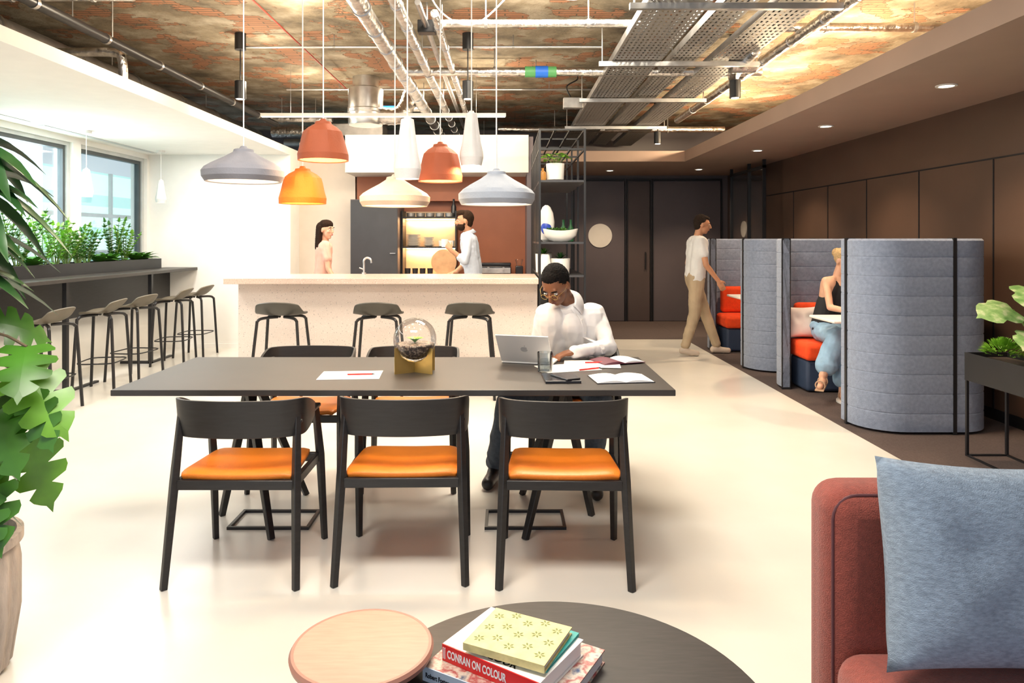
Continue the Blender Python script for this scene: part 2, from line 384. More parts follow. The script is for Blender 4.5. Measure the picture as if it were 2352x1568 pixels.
o=G().cyl((0,0,0),(-.015,0,0),.13,n=36).obj('wall_sign',m_potw); o.location=(XR-.001,11.35,1.58); tag(o,'white round disc sign on the brown panelled wall','sign')
g=G()
for y in (9.7,10.3,11.1): g.bb(3.55,3.59,y,y+.04,.004,ZS)
g.bb(3.55,3.59,9.7,11.14,2.40,2.44)
o=g.obj('glazed_screen',m_black,smooth=False,org=(3.57,10.4,0)); tag(o,'slim black framed glazed screen along the corridor','glass partition')
G().bb(-.004,.004,-.68,.72,.02,2.4).obj('glass',m_glass,o,smooth=False)

# ------------------------------------------------------------ ceiling services
def along(name,label,x,z,y0,y1,r,mat,rings=0,cat='pipe',n=18):
    e=top(name,label,cat,(x,y0,z))
    G().cyl((0,0,0),(0,y1-y0,0),r,n=n).obj('pipe_run',mat,e)
    if rings:
        k=int((y1-y0)/rings); g=G()
        for i in range(k): g.cyl((0,.3+i*rings,0),(0,.33+i*rings,0),r*1.12,n=n)
        g.objs('clamp_ring',m_chrome,e)
    g=G()
    for i in range(max(2,int((y1-y0)/2.2))): g.cyl((0,.6+i*2.2,0),(0,.6+i*2.2,ZC-z),.005,n=6)
    g.objs('hanger_rod',m_dull,e)
    return e
def across(name,label,y,z,x0,x1,r,mat,rings=0,cat='pipe'):
    e=top(name,label,cat,(x0,y,z))
    G().cyl((0,0,0),(x1-x0,0,0),r,n=16).obj('pipe_run',mat,e)
    n=max(2,int((x1-x0)/1.2))
    for i in range(n): 
        xx=(x1-x0)*(i+.5)/n; G().cyl((xx,0,0),(xx,0,ZC-z),.005,n=6).obj('hanger_rod',m_dull,e); G().cyl((xx-.012,0,0),(xx+.012,0,0),r*1.2,n=16).obj('clamp_ring',m_dull,e)
    return e
along('insulated_pipe','large foil wrapped pipe under the concrete ceiling',-.98,3.0,3.5,11.5,.06,m_foil,.5)
along('insulated_pipe','foil wrapped pipe running beside a larger one',-.74,3.02,3.5,11.0,.042,m_foil,.5)
along('insulated_pipe','slim silver pipe under the ceiling',-.50,3.02,5.0,9.6,.03,m_foil,.6)
along('insulated_pipe','slim silver pipe under the ceiling',-.62,3.10,5.0,10.6,.022,m_chrome)
along('insulated_pipe','foil wrapped pipe beside the brown soffit',2.32,3.02,4.2,9.5,.045,m_foil,.6)
along('conduit','thin red cable conduit on the ceiling',-1.9,3.22,4.5,10.0,.007,m_copperpipe)
along('ventilation_duct','dark ventilation duct above the white soffit',-3.9,3.0,2.0,11.0,.13,m_dull,1.0,'duct')
along('insulated_pipe','black pipe above the white soffit',-2.95,2.9,2.5,9.1,.035,m_black,.8)
along('insulated_pipe','foil pipe above the white soffit',-3.25,3.05,2.5,9.1,.03,m_foil,.8)
p=across('insulated_pipe','silver cross pipe with blue and green tape bands',6.75,3.02,-.95,2.45,.042,m_foil)
G().cyl((1.14,0,0),(1.44,0,0),.052).obj('green_label_band',m_bandg,p); G().cyl((1.24,0,0),(1.36,0,0),.056).obj('blue_band',m_bandb,p)
p=across('insulated_pipe','slim cross pipe with a small blue band',9.0,3.08,-2.0,-1.0,.035,m_foil)
G().cyl((.42,0,0),(.6,0,0),.042).obj('blue_band',m_bandb,p)
across('insulated_pipe','slim silver cross pipe under the ceiling',5.5,3.1,-.55,1.05,.03,m_foil)
across('insulated_pipe','silver cross pipe near the brown soffit',5.6,3.1,2.2,3.6,.035,m_foil)
across('conduit','thin grey conduit across the ceiling',6.5,3.19,-2.4,.9,.012,m_chrome)
across('insulated_pipe','silver cross pipe under the ceiling',9.4,3.02,-3.2,-2.3,.045,m_foil)
across('insulated_pipe','silver pipe across the void above the kitchen',10.3,3.02,-.1,3.2,.045,m_foil)
across('insulated_pipe','grey pipe across the far ceiling void',11.2,2.95,-3.5,.3,.06,m_dull)
across('insulated_pipe','foil wrapped pipe at the top of the ceiling',4.7,3.12,-2.4,-1.1,.03,m_foil)
across('insulated_pipe','foil wrapped pipe beside the white soffit',4.75,3.05,-3.6,-2.5,.028,m_foil)
across('conduit','dark conduit across the ceiling',5.05,3.2,-1.4,2.0,.016,m_black)
across('conduit','thin grey conduit across the ceiling',8.4,3.2,-2.6,2.4,.012,m_dull)
across('conduit','thin grey conduit across the ceiling',7.4,3.2,-.4,2.5,.014,m_chrome)
e=top('elbow_pipe','dull foil elbow pipe above the white soffit','pipe',(0,0,0))
G().tube(catmull([(-4.3,5.6,2.9),(-3.6,5.6,2.9),(-3.12,5.6,2.9),(-3.04,5.6,2.84),(-3.03,5.6,2.61)],6),.035,14).obj('pipe_run',m_foil,e)
e=top('valve_assembly','foil valve assembly with a branching diagonal pipe','pipe',(2.15,6.3,3.0))
G().tube([(-.05,-.4,0),(-.02,.1,.0),(.05,.5,-.02)],.05,14).obj('pipe_run',m_foil,e); G().cyl((-.1,.1,0),(.12,.1,0),.075).obj('valve_body',m_foil,e); G().cyl((0,.1,0),(0,.1,.30),.012).obj('hanger_rod',m_dull,e); G().bb(-.06,.06,-.3,-.2,.05,.12).obj('actuator_box',m_black,e,bevel=.006)
def tray(x0,x1,y0,y1,z):
    e=top('cable_tray','long perforated galvanised cable tray hung from the ceiling','cable tray',((x0+x1)/2,y0,z)); w=(x1-x0)/2
    G().bb(-w,w,0,y1-y0,0,.004).obj('tray_base',m_perf,e,smooth=False)
    G().bb(-w-.004,-w,0,y1-y0,0,.06).obj('side_rail',m_dull,e,smooth=False)
    G().bb(w,w+.004,0,y1-y0,0,.06).obj('side_rail',m_dull,e,smooth=False)
    for i in range(4):
        xx=-w*.7+i*w*.4
        G().tube(catmull([(xx+random.uniform(-.03,.03),k*(y1-y0)/8,.02) for k in range(9)],3),.011,6).obj('cable',m_black,e)
tray(.94,1.36,3.2,11.8,2.98); tray(1.46,1.68,3.2,11.8,3.0); tray(1.80,2.10,3.2,11.8,2.98)
for y in (4.64,6.17,7.79,9.7):
    e=top('strut_channel','galvanised strut channel carrying the cable trays','bracket',(1.5,y,2.93))
    G().bb(-.68,.72,-.02,.02,0,.04).obj('channel',m_chrome,e,smooth=False)
    G().cyl((-.65,0,.04),(-.65,0,ZC-2.93),.006,n=6).cyl((.69,0,.04),(.69,0,ZC-2.93),.006,n=6).objs('threaded_rod',m_dull,e)
e=top('ventilation_drum','round galvanised air duct drum below the ceiling','duct',(-1.62,8.2,2.74))
G().lathe([(.19,0),(.20,.02),(.20,.14),(.208,.15),(.208,.18),(.20,.19),(.20,.42),(.15,.44),(.15,.56)],n=36).obj('drum',m_chrome,e)
pts=catmull([(.15,0,.12),(.35,-.02,.1),(.45,.05,.2),(.5,.2,.4)],8)
G().tube(pts,[.09+.008*(i%2) for i in range(len(pts))],16).obj('flexible_hose',m_foil,e)
e=top('air_diffuser','dull square air diffuser box over the kitchen','duct',(-2.2,10.0,2.85))
G().bb(-.5,.5,-.2,.2,0,.18).obj('duct_box',m_dull,e,bevel=.01); G().cyl((-.6,0,.09),(-1.1,0,.09),.08).obj('duct_spigot',m_foil,e); G().cyl((0,0,.18),(0,0,.45),.01).obj('hanger_rod',m_dull,e)
e=top('junction_box','black speaker box hung under the ceiling','box',(-.62,5.6,3.05)); 
G().bb(-.07,.07,-.05,.05,0,.1).obj('box_body',m_black,e,bevel=.006); G().cyl((0,0,.1),(0,0,.25),.008,n=8).obj('hanger_rod',m_dull,e)
e=top('junction_box','grey junction box with cables by the trays','box',(.80,8.0,2.9)); 
G().bb(-.14,.08,-.05,.05,0,.12).obj('box_body',m_dull,e,bevel=.006); G().tube(catmull([(-.05,0,.12),(-.1,0,.25),(.02,0,.33),(0,0,.4)],5),.008,6).obj('cable',m_black,e)
for pts in ([(-.15,4.0,3.3),(.1,4.2,3.0),(.45,4.6,2.98),(.75,5.0,3.3)],[(-1.3,4.2,3.3),(-1.15,4.4,3.05),(-.9,4.4,3.04),(-.7,4.6,3.3)],[(-.6,4.6,3.3),(-.45,4.8,2.98),(-.2,5.0,2.95),(.1,5.2,3.3)]):
    o=G().tube(catmull(pts,8),.006,6).obj('loose_cable',m_cord); tag(o,'loose white cable drooping from the ceiling','cable')
def spot(x,y,zb,on=True):
    e=top('spotlight','black cylindrical spotlight on a thin rod','spotlight',(x,y,zb),group='black ceiling spotlights')
    G().lathe([(.048,.0),(.05,.002),(.05,.16),(.045,.165)],n=24).obj('lamp_body',m_black,e)
    G().cyl((0,0,-.002),(0,0,.004),.036).obj('lamp_lens',m_led,e)
    G().cyl((0,0,.165),(0,0,ZC-zb-.14),.006,n=8).obj('rod',m_black,e)
    G().cyl((0,0,ZC-zb-.15),(0,0,ZC-zb),.05,n=20).obj('mount',m_black,e)
    light('spot_lamp','SPOT',(0,0,-.02),70,(1,.84,.62),.04,e,spot_size=radians(75),spot_blend=.6)
for x,y,zb in ((-2.42,6.45,2.70),(-.34,6.45,2.70),(2.12,6.5,2.72),(2.1,10.0-.3,2.73)): spot(x,y,zb)
e=top('linear_pendant_light','long slim white linear light above the bar','light',(-1.31,7.6,2.74))
G().bb(-1.32,1.32,-.02,.02,0,.035).obj('housing',m_potw,e,smooth=False)
G().bb(-1.31,1.31,-.017,.017,-.006,.0).obj('diffuser',m_led,e,smooth=False)
G().cyl((-1.0,0,.035),(-1.0,0,ZC-2.74),.002,n=5).cyl((1.0,0,.035),(1.0,0,ZC-2.74),.002,n=5).objs('suspension_wire',m_chrome,e)
light('bar_lamp','AREA',(0,0,-.012),45,(1,.88,.70),(2.6,.03),e)
for x,y in ((3.16,5.05),(3.12,6.86),(3.13,8.74),(3.05,11.1),(1.68,11.3),(3.15,3.2)):
    e=top('downlight','round recessed downlight in the brown soffit','downlight',(x,y,ZS-.004),group='recessed soffit downlights')
    G().lathe([(.07,.004),(.07,-.004),(.05,-.004),(.05,.003)],n=28).obj('trim_ring',m_potw,e)
    G().cyl((0,0,-.001),(0,0,.003),.05,n=24).obj('lens',m_led,e)
    light('downlight_lamp','SPOT',(0,0,-.02),100,(1,.74,.48),.04,e,spot_size=radians(110),spot_blend=.7)

# ------------------------------------------------------------ pendants
prof={'wide':([(.030,.150),(.042,.147),(.046,.135),(.085,.112),(.138,.085),(.168,.066),(.181,.048),(.179,.022),(.164,0)],[(.156,.004),(.164,.03),(.13,.07),(.07,.10),(.02,.12)]),
'medium':([(.026,.19),(.036,.188),(.041,.176),(.070,.160),(.094,.138),(.101,.112),(.109,.07),(.119,.03),(.117,0)],[(.110,.004),(.110,.03),(.093,.10),(.06,.15),(.015,.165)]),
'tall':([(.022,.28),(.029,.277),(.033,.262),(.042,.20),(.054,.12),(.064,.072),(.064,.045),(.053,0)],[(.048,.004),(.057,.05),(.045,.13),(.03,.2),(.01,.25)])}
def pendant(kind,col,x,y,zb,h,label,ztop=ZC,energy=11):
    outer,inner=prof[kind]; k=h/outer[0][1]
    e=top('pendant_lamp',label,'pendant lamp',(x,y,zb))
    mat=M('ceramic_'+col[0],col[1],.75,var=.05,scale=14,bump=.12,bscale=120)
    rot=random.random()*6; nf=7 if kind!='tall' else 6
    def mod(a,j):
        t=((a+rot)*nf/(2*pi))%1; s=abs(t-.5)*2
        amp=(0,0,.03,.10,.11,.08,.03,.02,.0)[min(j,8)] if kind!='tall' else (0,0,.08,.14,.12,.05,.02,0,0)[min(j,8)]
        return 1-amp*s
    G().lathe([(r,z*k) for r,z in outer]+[(r,z*k) for r,z in inner],n=56,mod=lambda a,j:mod(a,j) if j<len(outer) else (mod(a,max(0,len(outer)-1-(j-len(outer))))*.97),cap=False).obj('lamp_shade',mat,e,angle=14)
    G().cyl((0,0,h-.012),(0,0,h+.012),prof[kind][0][0][0]*k if k<1 else prof[kind][0][0][0],.012).obj('lamp_cap',mat,e)
    G().cyl((0,0,h+.005),(0,0,ztop-zb),.0032,n=8).obj('cord',m_cord,e)
    rb={'wide':.045,'medium':.035,'tall':.024}[kind]
    G().sph((0,0,h*.42),rb).cyl((0,0,h*.42),(0,0,h*.9),.014).obj('bulb',m_bulb,e)
    light('pendant_bulb','POINT',(0,0,h*.12),energy,(1,.72,.42),.03,e)
    G().cyl((0,0,ztop-zb-.03),(0,0,ztop-zb),.05).obj('ceiling_rose',m_cord,e)
    return e
GR=('grey',(.25,.25,.28)); TC=('terracotta',(.36,.085,.032)); OR=('ochre',(.60,.135,.004)); WH=('white',(.72,.69,.66)); SA=('sand',(.55,.44,.36)); BL=('blue_grey',(.34,.37,.42))
pendant('wide',GR,-1.186,3.2,1.679,.15,'wide grey pleated ceramic pendant above the black table')
pendant('medium',TC,-.858,3.33,1.79,.185,'terracotta pleated ceramic pendant above the black table')
pendant('medium',OR,-1.033,3.6,1.60,.18,'bright ochre pleated ceramic pendant hung low over the table',energy=7)
pendant('tall',WH,-.45,3.25,1.697,.277,'tall narrow white ceramic pendant above the table')
pendant('medium',TC,-.346,3.77,1.727,.20,'rust coloured pleated ceramic pendant over the table')
pendant('wide',SA,-.562,3.6,1.587,.151,'wide sand coloured ceramic pendant over the table')
pendant('tall',WH,-.176,3.7,1.804,.276,'tall white ceramic pendant hung beside others')
pendant('wide',BL,-.04,3.28,1.58,.156,'wide blue grey ceramic pendant above the table')
pendant('tall',WH,-4.25,7.16,1.85,.28,'slim white ceramic pendant by the window counter',ZS,4)
pendant('tall',WH,-4.27,8.75,1.87,.28,'slim white ceramic pendant near the white wall',ZS,4)

# ------------------------------------------------------------ dining table
e=top('dining_table','long matt black table with splayed tripod legs','table',(-.505,3.625,0))
G().bb(-1.275,1.275,-.445,.445,.712,.74).obj('table_top',m_tabletop,e,bevel=.003)
for s in(-1,1):
    for fx,fy in ((.6,-.29),(.95,0),(.6,.3)):
        G().tube([(s*.80,fy*.15,.712),(s*fx,fy,0.0)],[.03,.02],4).obj('leg',m_blackwood,e,bevel=.003)
    G().bb(s*.8-.12,s*.8+.12,-.2,.2,.69,.712).obj('leg_plate',m_black,e,bevel=.003)
for x in (-1.16,.10):
    o=G().bb(-.2,.2,-.115,-.1,0,.014).bb(-.2,.2,.1,.115,0,.014).bb(-.2,-.185,-.1,.1,0,.014).bb(.185,.2,-.1,.1,0,.014).obj('floor_box_frame',m_black,smooth=False)
    o.location=(x,3.56,0); tag(o,'thin black steel frame lying on the floor under the table','floor frame')

# ------------------------------------------------------------ dining chairs
def chair(loc,rz):
    e=top('dining_chair','black wooden armchair with curved back and cognac leather seat','chair',loc,rz,group='dining chairs around the black table')
    P=catmull([(-.268,.02,0),(-.268,-.06,0),(-.255,-.125,0),(-.20,-.168,0),(-.10,-.19,0),(0,-.197,0),(.10,-.19,0),(.20,-.168,0),(.255,-.125,0),(.268,-.06,0),(.268,.02,0)],5)
    vs=[];fs=[];n=len(P)
    for i,p in enumerate(P):
        t=(P[min(i+1,n-1)]-P[max(i-1,0)]).normalized(); nr=V((t.y,-t.x,0)); 
        f=max(0,min(1,(p.y+.13)/.15)); zb=.598+.045*f**1.5; zt=.757-.055*f**1.5
        for (o_,z) in ((.006,zb),(.008,zt),(-.006,zt),(-.006,zb)): vs.append(p+nr*o_+V((0,0,z))+V((0,-.022*(z-.6)/.15,0))*(1-f))
    for i in range(n-1):
        for k in range(4): fs.append((4*i+k,4*i+(k+1)%4,4*i+4+(k+1)%4,4*i+4+k))
    fs+=[(0,1,2,3),(4*n-1,4*n-2,4*n-3,4*n-4)]
    G().add(vs,fs).obj('backrest',m_blackwood,e,bevel=.002)
    for s in (-1,1):
        G().bb(s*.24-.02,s*.24+.024,-.15,.165,.648,.666).obj('armrest',m_blackwood,e,bevel=.006)
        G().tube([(s*.268,-.245,0),(s*.252,-.185,.42),(s*.243,-.14,.70)],[.018,.022,.017],4).obj('leg',m_blackwood,e,bevel=.003)
        G().tube([(s*.258,.25,0),(s*.250,.20,.42),(s*.242,.145,.655)],[.017,.022,.018],4).obj('leg',m_blackwood,e,bevel=.003)
    G().bb(-.24,.24,-.195,-.17,.385,.425).bb(-.24,.24,.185,.21,.385,.425).bb(-.25,-.228,-.185,.2,.385,.425).bb(.228,.25,-.185,.2,.385,.425).obj('seat_frame',m_blackwood,e,bevel=.004)
    vs=[];fs=[];N=14
    for j in range(N+1):
        for i in range(N+1):
            u=-1+2*i/N;v=-1+2*j/N; w=.228-.014*v
            k=(1-.06*abs(v)**6*abs(u)**3)
            vs.append((u*w*k,v*.19*k+.005,.442+.006*(u*u)-.006*(1-v*v)*(1-u*u)-.010*(abs(u)**10+abs(v)**10)))
    for j in range(N):
        for i in range(N): a=j*(N+1)+i; fs.append((a,a+1,a+N+2,a+N+1))
    G().add(vs,fs).obj('seat',m_orange,e,solid=.026,bevel=.007,seg=3)
    return e
c0=chair((-1.115,3.10,0),0)
dup(c0,(-.435,3.13,0),radians(1)); dup(c0,(.25,3.095,0),radians(-1.5))
for x,r,y in ((-1.18,pi,4.18),(-.55,pi+.02,4.18),(.42,pi-.05,4.30)): dup(c0,(x,y,0),r)

# ------------------------------------------------------------ bar
e=top('bar_counter','long bar clad in pale speckled terrazzo','bar counter',(-1.17,7.15,0))
G().bb(-1.46,1.49,-.2,.45,0,.99).obj('bar_body',m_terr,e,smooth=False,bevel=.004)
G().bb(-1.52,1.49,-.42,.48,.99,1.045).obj('bar_top',m_terrtop,e,smooth=False,bevel=.004)
def stool(loc,rz,seatmat,label,grp,w=.215,sp=1.0):
    e=top('bar_stool',label,'bar stool',loc,rz,group=grp)
    vs=[];fs=[];N=12
    for j in range(N+1):
        for i in range(N+1):
            u=-1+2*i/N; v=-1+2*j/N
            rx=w*(1-.18*max(0,v)**2); k=(1-.16*abs(u*v)**2)
            z=.735+.018*u*u+.010*max(0,v)**3*-1+ (.125*max(0,(-v-.35)/.65)**1.4)*(1-.35*u*u)
            y=v*.175-(.03*max(0,(-v-.35)/.65))+ .05*max(0,-v)*u*u
            vs.append((u*rx*k,y*k,z))
    for j in range(N):
        for i in range(N): a=j*(N+1)+i; fs.append((a,a+1,a+N+2,a+N+1))
    G().add(vs,fs).obj('seat',seatmat,e,solid=.016,bevel=.004,subsurf=1)
    for sx in(-1,1):
        for sy in(-1,1):
            G().tube(catmull([(sx*.03,sy*.03,.715),(sx*.13,sy*.11,.712),(sx*.172,sy*.14,.69),(sx*.182,sy*.15,.62),(sx*.235*sp,sy*.205*sp,0)],5),.0135,8).obj('leg',m_blackwood,e)
    R=[]
    for i in range(32):
        a=2*pi*i/32; c,s_=cos(a),sin(a); q=(abs(c)**5+abs(s_)**5)**(-1/5)
        R.append(((.182+(.235*sp-.182)*.55)*c*q,(.150+(.205*sp-.150)*.55)*s_*q,.28))
    G().tube(R,.006,6,closed=True).obj('footrest',m_black,e)
    return e
m_seatd=M('dark_olive_shell',(.055,.05,.042),.45)
m_seato=M('olive_grey_shell',(.12,.10,.07),.5)
s0=stool((-2.03,6.42,0),0,m_seatd,'dark shell bar stool tucked at the terrazzo bar','stools at the terrazzo bar',.228)
dup(s0,(-1.15,6.42,0),.03); dup(s0,(-.32,6.42,0),-.03)
s1=stool((-3.78,8.62,0),pi/2,m_seato,'olive shell bar stool with black legs at window counter','stools at the window counter',.205,.88)
for y,r in ((8.05,.1),(7.2,-.1),(6.62,.15),(5.8,0)): dup(s1,(-3.78,y,0),pi/2+r)

# ------------------------------------------------------------ window counter
e=top('window_counter','long black counter on steel frames below the windows','counter',(-4.25,6.2,0))
G().bb(-.17,.24,-4.0,3.0,1.02,1.055).obj('counter_top',m_tabletop,e,smooth=False,bevel=.003)
G().bb(-.15,-.12,-4.0,3.0,.62,1.02).obj('apron_panel',m_blackwood,e,smooth=False)
for y in (-1.5,.3,1.86,):
    G().bb(.18,.22,y-.02,y+.02,0,1.02).bb(-.14,.18,y-.02,y+.02,0,.03).bb(.18,.22,y-.02,y+.5,0,.02).obj('leg_frame',m_black,e,smooth=False)
o=G().bb(-.13,.13,-4,2.75,0,.04).bb(-.13,-.11,-4,2.75,.04,.12).bb(.11,.13,-4,2.75,.04,.12).bb(-.11,.11,2.73,2.75,.04,.12).obj('planter_trough',m_black,smooth=False); o.location=(-4.49,6.2,1.056)
tag(o,'long black planter trough along the windowsill','planter')
o2=G().bb(-.108,.108,-4,2.72,.04,.10).obj('soil',m_soil,o,smooth=False)

# ------------------------------------------------------------ foliage helpers
def leaf(g,base,d,L,W,droop=.4,n=6,fold=.15,tip=1.0,up=V((0,0,1))):
    base=V(base); d=V(d).normalized(); s=d.cross(up)
    s=s.normalized() if s.length>1e-3 else V((1,0,0)); vs=[]
    for i in range(n+1):
        t=i/n; w=W*.5*(sin(pi*min(1,(t**.75)))**.8 if 0<t<1 else .03)
        c=base+d*L*t+V((0,0,-droop*L*t*t)); nrm=s.cross(d)
        vs+= [c-s*w+nrm*w*fold*2, c, c+s*w+nrm*w*fold*2]
    fs=[]
    for i in range(n): a=3*i; fs+=[(a,a+1,a+4,a+3),(a+1,a+2,a+5,a+4)]
    g.add(vs,fs)
def zz(loc,h,mat,label,n=9,spread=.5,name='leafy_plant',grp=None,ll=.085):
    e=top(name,label,'plant',loc,group=grp)
    gs=G(); gl=G()
    for i in range(n):
        a=2*pi*i/n+random.random(); t=spread*random.uniform(.3,1); hh=h*random.uniform(.65,1.05)
        d=V((cos(a)*t*.8,sin(a)*t,1)).normalized(); pts=[]
        for k in range(10):
            q=k/9; pts.append(V((cos(a)*.015,sin(a)*.015,0))+d*hh*q+V((cos(a)*.7,sin(a),0))*.3*hh*q*q*t)
        gs.tube(pts,[.006*(1-.6*k/9) for k in range(10)],5)
        for k in range(2,10):
            sd=d.cross(V((0,0,1))); sd=sd.normalized() if sd.length>.01 else V((1,0,0))
            for s in(-1,1): leaf(gl,pts[k],(d*.6+sd*s+V((0,0,.2))).normalized(),ll*random.uniform(.8,1.2)*(1-.3*k/9),ll*.46,.3,4)
        leaf(gl,pts[-1],d,ll*.8,ll*.4,.1,4)
    gs.obj('stems',m_stem,e); gl.obj('foliage',mat,e,recalc=False)
    return e
GP='plants in the windowsill trough'
yy=4.5
while yy<8.8:
    k=random.random()
    if k<.66: zz((-4.47+random.uniform(-.03,.03),yy,1.15),random.uniform(.34,.62),random.choice([m_leaf,m_leafb,m_leafb]),'feathery green plant in the black windowsill trough',10,.55,grp=GP)
    else:
        e=top('rosette_plant','broad leaved green rosette plant in the windowsill trough','plant',(-4.45,yy,1.15),group=GP); gl=G()
        for i in range(18):
            a=i*2.4; el=.5+.9*(i/18); leaf(gl,(0,0,0),(cos(a)*.8,sin(a),el),.27,.08,.4,6)
        gl.obj('foliage',m_leaf,e,recalc=False)
    yy+=random.uniform(.16,.22)

def monstera(g,base,d,size,droop=.35,lob=4,nrm=None,depth=.5):
    base=V(base); d=V(d).normalized(); up=V(nrm) if nrm is not None else V((0,0,1))
    s=d.cross(up); s=s.normalized() if s.length>.05 else V((1,0,0)); n=s.cross(d)
    def pt(u,v): return base+d*u*size+s*v*size+n*(-.22*v*v*size)+V((0,0,-droop*size*max(0,u)**2))
    K=lob*4
    for sg in(-1,1):
        vs=[];fs=[]
        for i in range(K+1):
            t=i/K
            w=.52*(sin(pi*(.20+.78*t)))**.75
            sl=(i%4==0) and 0<i<K
            sw=-.20+.36*t
            wo=w*(depth if sl else (1.0 if (i%4)==2 else .94))
            for f in (0,.4,.75,1):
                vs.append(pt(t*.9+sw*f*(wo/.5)*.9+(.10*f*t), sg*wo*f))
        for i in range(K):
            a=4*i
            for j in range(3): fs.append((a+j,a+j+1,a+5+j,a+4+j))
        g.add(vs,fs)
    g.add([pt(.88,0),pt(.96,.10),pt(1.12,0),pt(.96,-.10)],[(0,1,2,3)])
e=top('potted_plant','large leafy indoor plant in a ribbed limewashed pot','potted plant',(-1.82,2.27,0))
G().lathe([(.17,0),(.19,.02),(.215,.2),(.215,.36),(.21,.41),(.225,.42),(.225,.45),(.205,.45),(.195,.40)],n=144,mod=lambda a,j:1+(.02*cos(a*24) if 0<j<4 else 0)).obj('pot',m_pot,e)
G().cyl((0,0,.39),(0,0,.41),.196,n=32).obj('soil',m_soil,e)
gs=G(); gl=G(); gd=G(); gm=G()
random.seed(11)
gs.tube(catmull([(.02,0,.4),(.05,0,.8),(.0,0,1.3),(.02,0,1.72)],6),.016,8)
gs.tube(catmull([(.10,.03,.4),(.12,.02,.7),(.10,.0,1.0)],6),.012,8)
spec=[(.16,-.05,.66,.20,-.5),(.24,.05,.76,.20,-.6),(.20,-.04,.86,.18,-.4),(.16,.10,.93,.19,-.3),(.25,.02,.98,.22,-.2),(.12,-.10,1.03,.17,.0),(.26,.03,1.07,.20,-.1),(.10,.0,.80,.19,-.6),(.10,.1,1.14,.17,.2),(.05,-.12,.70,.18,-.5),(.06,-.14,.92,.20,-.3),(.29,.0,.90,.15,-.4),(.20,-.08,.60,.16,-.9),(.14,.05,.70,.15,-.6)]
for i,(x,y,z,sz,dz) in enumerate(spec):
    b=V((x,y,z)); a=random.uniform(-1.2,1.2)
    d=V((cos(a)*.6,sin(a)*.5-.25,dz-.25))
    monstera((gl,gm,gl)[i%3],b,d,sz*.9,.3,4,nrm=V((.15+random.uniform(-.4,.4),-.75,.65)),depth=.36)
    gs.tube(catmull([(.08,0,z-.1 if z>.7 else .5),(x*.6,y*.6,z+.04),tuple(b)],5),.005,6)
for k,(zc,xx) in enumerate(((1.58,.05),(1.72,.05),(1.45,0.02),(1.28,.0))):
    for i in range(15):
        a=i*2.4+k; d=V((cos(a),sin(a)*.8,.35-.55*(i%3)*.5)); leaf(gd,(xx,0,zc+.012*(i%5)),d,random.uniform(.24,.34),.09,.55,7,fold=.2)
for i in range(12):
    a=i*2.4; leaf(gd,(.05,0,.50+.015*i),V((cos(a)*.8,sin(a)*.7-.2,.3)),random.uniform(.18,.26),.07,.9,7)
gs.obj('stems',m_bark,e); gl.obj('broad_leaves',m_leafm,e,recalc=False); gm.obj('young_leaves',m_leafy,e,recalc=False); gd.obj('narrow_leaves',m_leafd,e,recalc=False)

e=top('planter_stand','black steel planter box on a slim frame','planter',(3.15,4.0,0))
G().bb(-.14,.14,-.62,.62,.50,.515).bb(-.14,-.13,-.62,.62,.515,.68).bb(.13,.14,-.62,.62,.515,.68).bb(-.13,.13,-.62,-.61,.515,.68).bb(-.13,.13,.61,.62,.515,.68).obj('planter_box',m_black,e,smooth=False)
G().bb(-.13,.13,-.61,.61,.515,.65).obj('soil',m_soil,e,smooth=False)
for sx in(-1,1):
    for sy in(-1,1): G().bb(sx*.13-.008,sx*.13+.008,sy*.61-.008,sy*.61+.008,.012,.50).obj('leg',m_black,e,smooth=False)
G().bb(-.138,-.122,-.618,.618,0,.014).bb(.122,.138,-.618,.618,0,.014).bb(-.122,.122,.602,.618,0,.014).bb(-.122,.122,-.618,-.602,0,.014).obj('base_frame',m_black,e,smooth=False)
e=top('monstera_plant','pale variegated broad leaf plant growing in the black planter','plant',(3.18,4.2,.655)); gl=G(); gs=G()
for b,d,sz in (((-.12,.05,.34),(-.9,-.2,.1),.24),((-.02,0,.46),(-.4,-.5,-.1),.26),((.1,-.1,.42),(.6,-.6,-.1),.28),((.12,.1,.52),(.7,.1,.1),.26),((-.1,-.12,.2),(-.7,-.5,0),.2),((.02,-.2,.16),(.2,-.9,-.1),.26)):
    monstera(gl,b,d,sz,.25,2,nrm=(0,-.5,.85),depth=.72); gs.tube(catmull([(0,0,0),(b[0]*.4,b[1]*.4,b[2]*.6),b],5),.006,6)
gl.obj('foliage',m_leafv,e,recalc=False); gs.obj('stems',m_stem,e)
e=top('bushy_plant','small bright green bushy plant in the black planter','plant',(3.12,4.42,.655)); gl=G()
for i in range(260):
    a=random.random()*6.28; q=random.random()*1.4; leaf(gl,(cos(a)*sin(q)*.085,sin(a)*sin(q)*.11,.02+cos(q)*.09),(cos(a)*sin(q),sin(a)*sin(q),cos(q)+.1),.055,.018,.2,3)
gl.obj('foliage',m_leafb,e,recalc=False)

